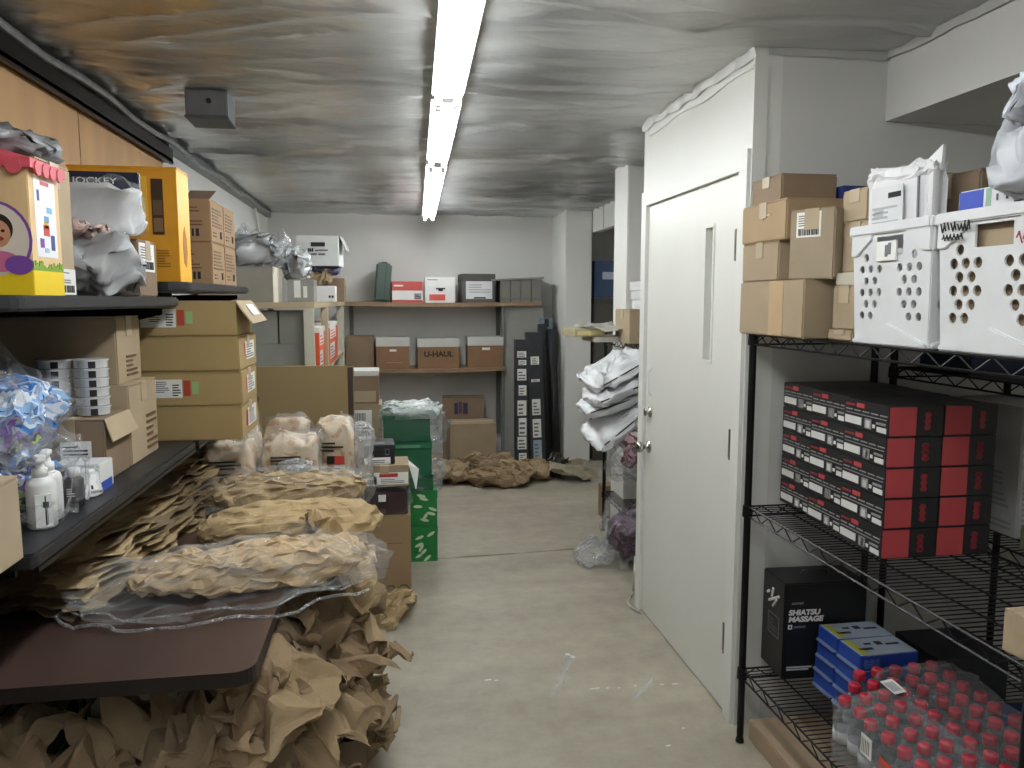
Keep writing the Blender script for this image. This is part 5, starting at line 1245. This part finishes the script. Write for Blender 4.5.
# ================================================================== passage beyond the door
wire_rack('black wire rack in the passage beyond the door, hung with white mailers', 1.43, 1.90, 3.86, 5.06, [.28, .85, 1.335], 1.37)
s = (.22, .30, .205)
c = carton('upright cardboard box on the passage rack', (1.50, 4.56, 1.339), s, m=KRAFT_L); sticker(c, s, '-y', (.25, .2, .35, .35), None, lines(0, 0, 1, 1, 3, flat('6b5138')), name='printing')
for i in range(3):
    s = (.16, .24, .055)
    o = slim(f'white printed packet, {("lowest","middle","upper")[i]} of three on the passage cardboard box', (1.565, 4.58, 1.5445 + i*.0565), s, flat('d5d7da', .5), .08*(i - 1), 'packet', group='white packets in the passage')
    sticker(o, s, '-y', (.3, .2, .9, .75), None, lines(0, 0, 1, 1, 2, flat('7d7f86'), i), name='printing')
YP = mat('ada383', .6, var=.06)
o = slim('yellowish padded envelope jutting from the passage rack', (1.20, 4.78, 1.375), (.20, .26, .05), YP, .1, 'envelope', rot=(0, -.03, .1))
sticker(o, (.20, .26, .05), '-y', (.08, .2, .92, .7), flat('d6c98c'), name='pale_panel')
tag(sheet('paper_sheets', .34, .30, mat('c6c6be', .5, var=.05), 801, n=30, loc=(1.36, 4.74, 1.43), rot=(.05, .06, .1), cr=Crumple(801, ab=.025, as_=.01)), 'loose pale sheets lying on the yellowish envelope', 'paper')
o = slim('pale cardboard tray under the envelope at the passage', (1.34, 4.77, 1.339), (.22, .28, .034), mat('b9b4a6', .6), .05, 'tray')
for i, (x, y, z, rz, ry, lb) in enumerate(((1.32, 4.40, 1.16, .15, .45, 'topmost white poly mailer hanging off the passage rack'), (1.33, 4.36, 1.05, .0, .35, 'second white poly mailer from the top at the passage rack'), (1.31, 4.42, .97, -.1, .30, 'third white poly mailer from the top at the passage rack'), (1.32, 4.36, .85, .1, .62, 'lowest white poly mailer drooping at the passage rack'))):
    o = thing('poly_mailer', lb, 'mailer', (x, y, z), 0, 'white poly mailers at the passage', (.12, -ry, rz))
    wad('body', (.42, .34, .085), mat('dfe1e4', .35, var=.03), 810 + i, e=.4, e2=.8, nu=60, nv=26, ab=.14, as_=.05, fs=3, parent=o)
    b = MB(); b.tube((-.17, -.165, .055), (.10, -.168, .06), .004, INK, 6); b.build('black_seam', o)
tag(wad('clear_bag', (.30, .36, .34), STRETCH, 821, e=.7, ab=.16, as_=.09, loc=(1.40, 4.26, .62), zflat=False), 'clear crinkled bag with pink content below the mailers', 'plastic bag')
tag(wad('pink_garment', (.20, .26, .26), patchy('pink_cloth', ['8a5560', 'c9a0a8', '6b4450', 'd8c9cc'], 10, .6), 822, ab=.15, as_=.08, loc=(1.42, 4.28, .64), zflat=False), 'folded pink garments inside the clear crinkled bag', 'clothing')
tag(wad('purple_garment', (.26, .34, .24), patchy('purple_cloth', ['4b3045', '6a4a62', '3a2536', '8a6f83'], 12, .6), 823, e=.5, ab=.12, as_=.06, loc=(1.43, 4.42, .045)), 'purple clothing packed in a clear bag on the passage floor', 'clothing')
tag(wad('clear_bag', (.31, .40, .29), STRETCH, 824, e=.5, ab=.12, as_=.07, loc=(1.43, 4.42, .03)), 'clear bag around the purple clothing on the passage floor', 'plastic bag')
tag(wad('milky_bag', (.36, .30, .15), MILKY, 825, e=.9, ab=.12, as_=.05, taper=.75, loc=(1.20, 4.44, 0), rot=(0, 0, .3)), 'empty milky plastic bag flopped on the floor beside the purple bag', 'plastic bag')
# goods deep in the passage
DRW = mat('4a4844', .5, var=.1)
o = thing('drawer_cabinet', 'dark grey drawer cabinet deep in the passage', 'cabinet', (2.21, 7.66, 0))
boxmesh((.50, .60, 1.62), DRW, 3, 0).build('body', o, bevel=.004)
for i in range(4):
    MB().box((-.255, -.29, .08 + i*.38), (-.245, .29, .42 + i*.38), mat('514f4a', .45)).build('drawer', o, bevel=.003)
    d_ = MB(); d_.box((-.24, -.307, .08 + i*.38), (.24, -.298, .42 + i*.38), mat('514f4a', .45)); dd = d_.build('drawer', o, bevel=.003)
    MB().box((-.06, -.318, .30 + i*.38), (.06, -.304, .33 + i*.38), STEEL).build('handle', dd)
o = slim('blue carton on the drawer cabinet in the passage', (2.10, 7.60, 1.622), (.26, .40, .36), flat('3d5170', .5)); sticker(o, (.26, .40, .36), '-y', (.3, .5, .75, .7), flat('b9c2d0'), name='pale_label')
tag(wad('gray_bag', (.2, .40, .22), mat('6c6d6e', .5, var=.15), 831, loc=(2.34, 7.66, 1.622)), 'grey bag on the drawer cabinet in the passage', 'plastic bag')
for i, (x, y, z, s, lb) in enumerate(((1.555, 5.42, 0, (.10, .12, .24), 'narrow wooden piece on the floor by the passage post'), )):
    tag(boxmesh(s, mat('7d6a50', .6), 2).build('wood_block', loc=(x, y, z), bevel=.002), lb, 'wood')
for i in range(2):
    o = slim(f'{("lower","upper")[i]} white printed carton standing by the black post in the passage', (1.66, 5.46, .26*i), (.14, .20, .258), flat('aaa99f', .6), 0, group='white cartons in the passage')
    b = MB()
    for (xa, za, xb, zb) in ((-.03, .1, 0, .16), (0, .16, .03, .1), (-.015, .13, .015, .13)): b.tube((xa, -.101, za), (xb, -.101, zb), .003, INK, 5)
    b.build('arrow_print', o)
slim('grey box above the white printed cartons in the passage', (1.66, 5.46, .521), (.14, .20, .34), mat('77787a', .6))
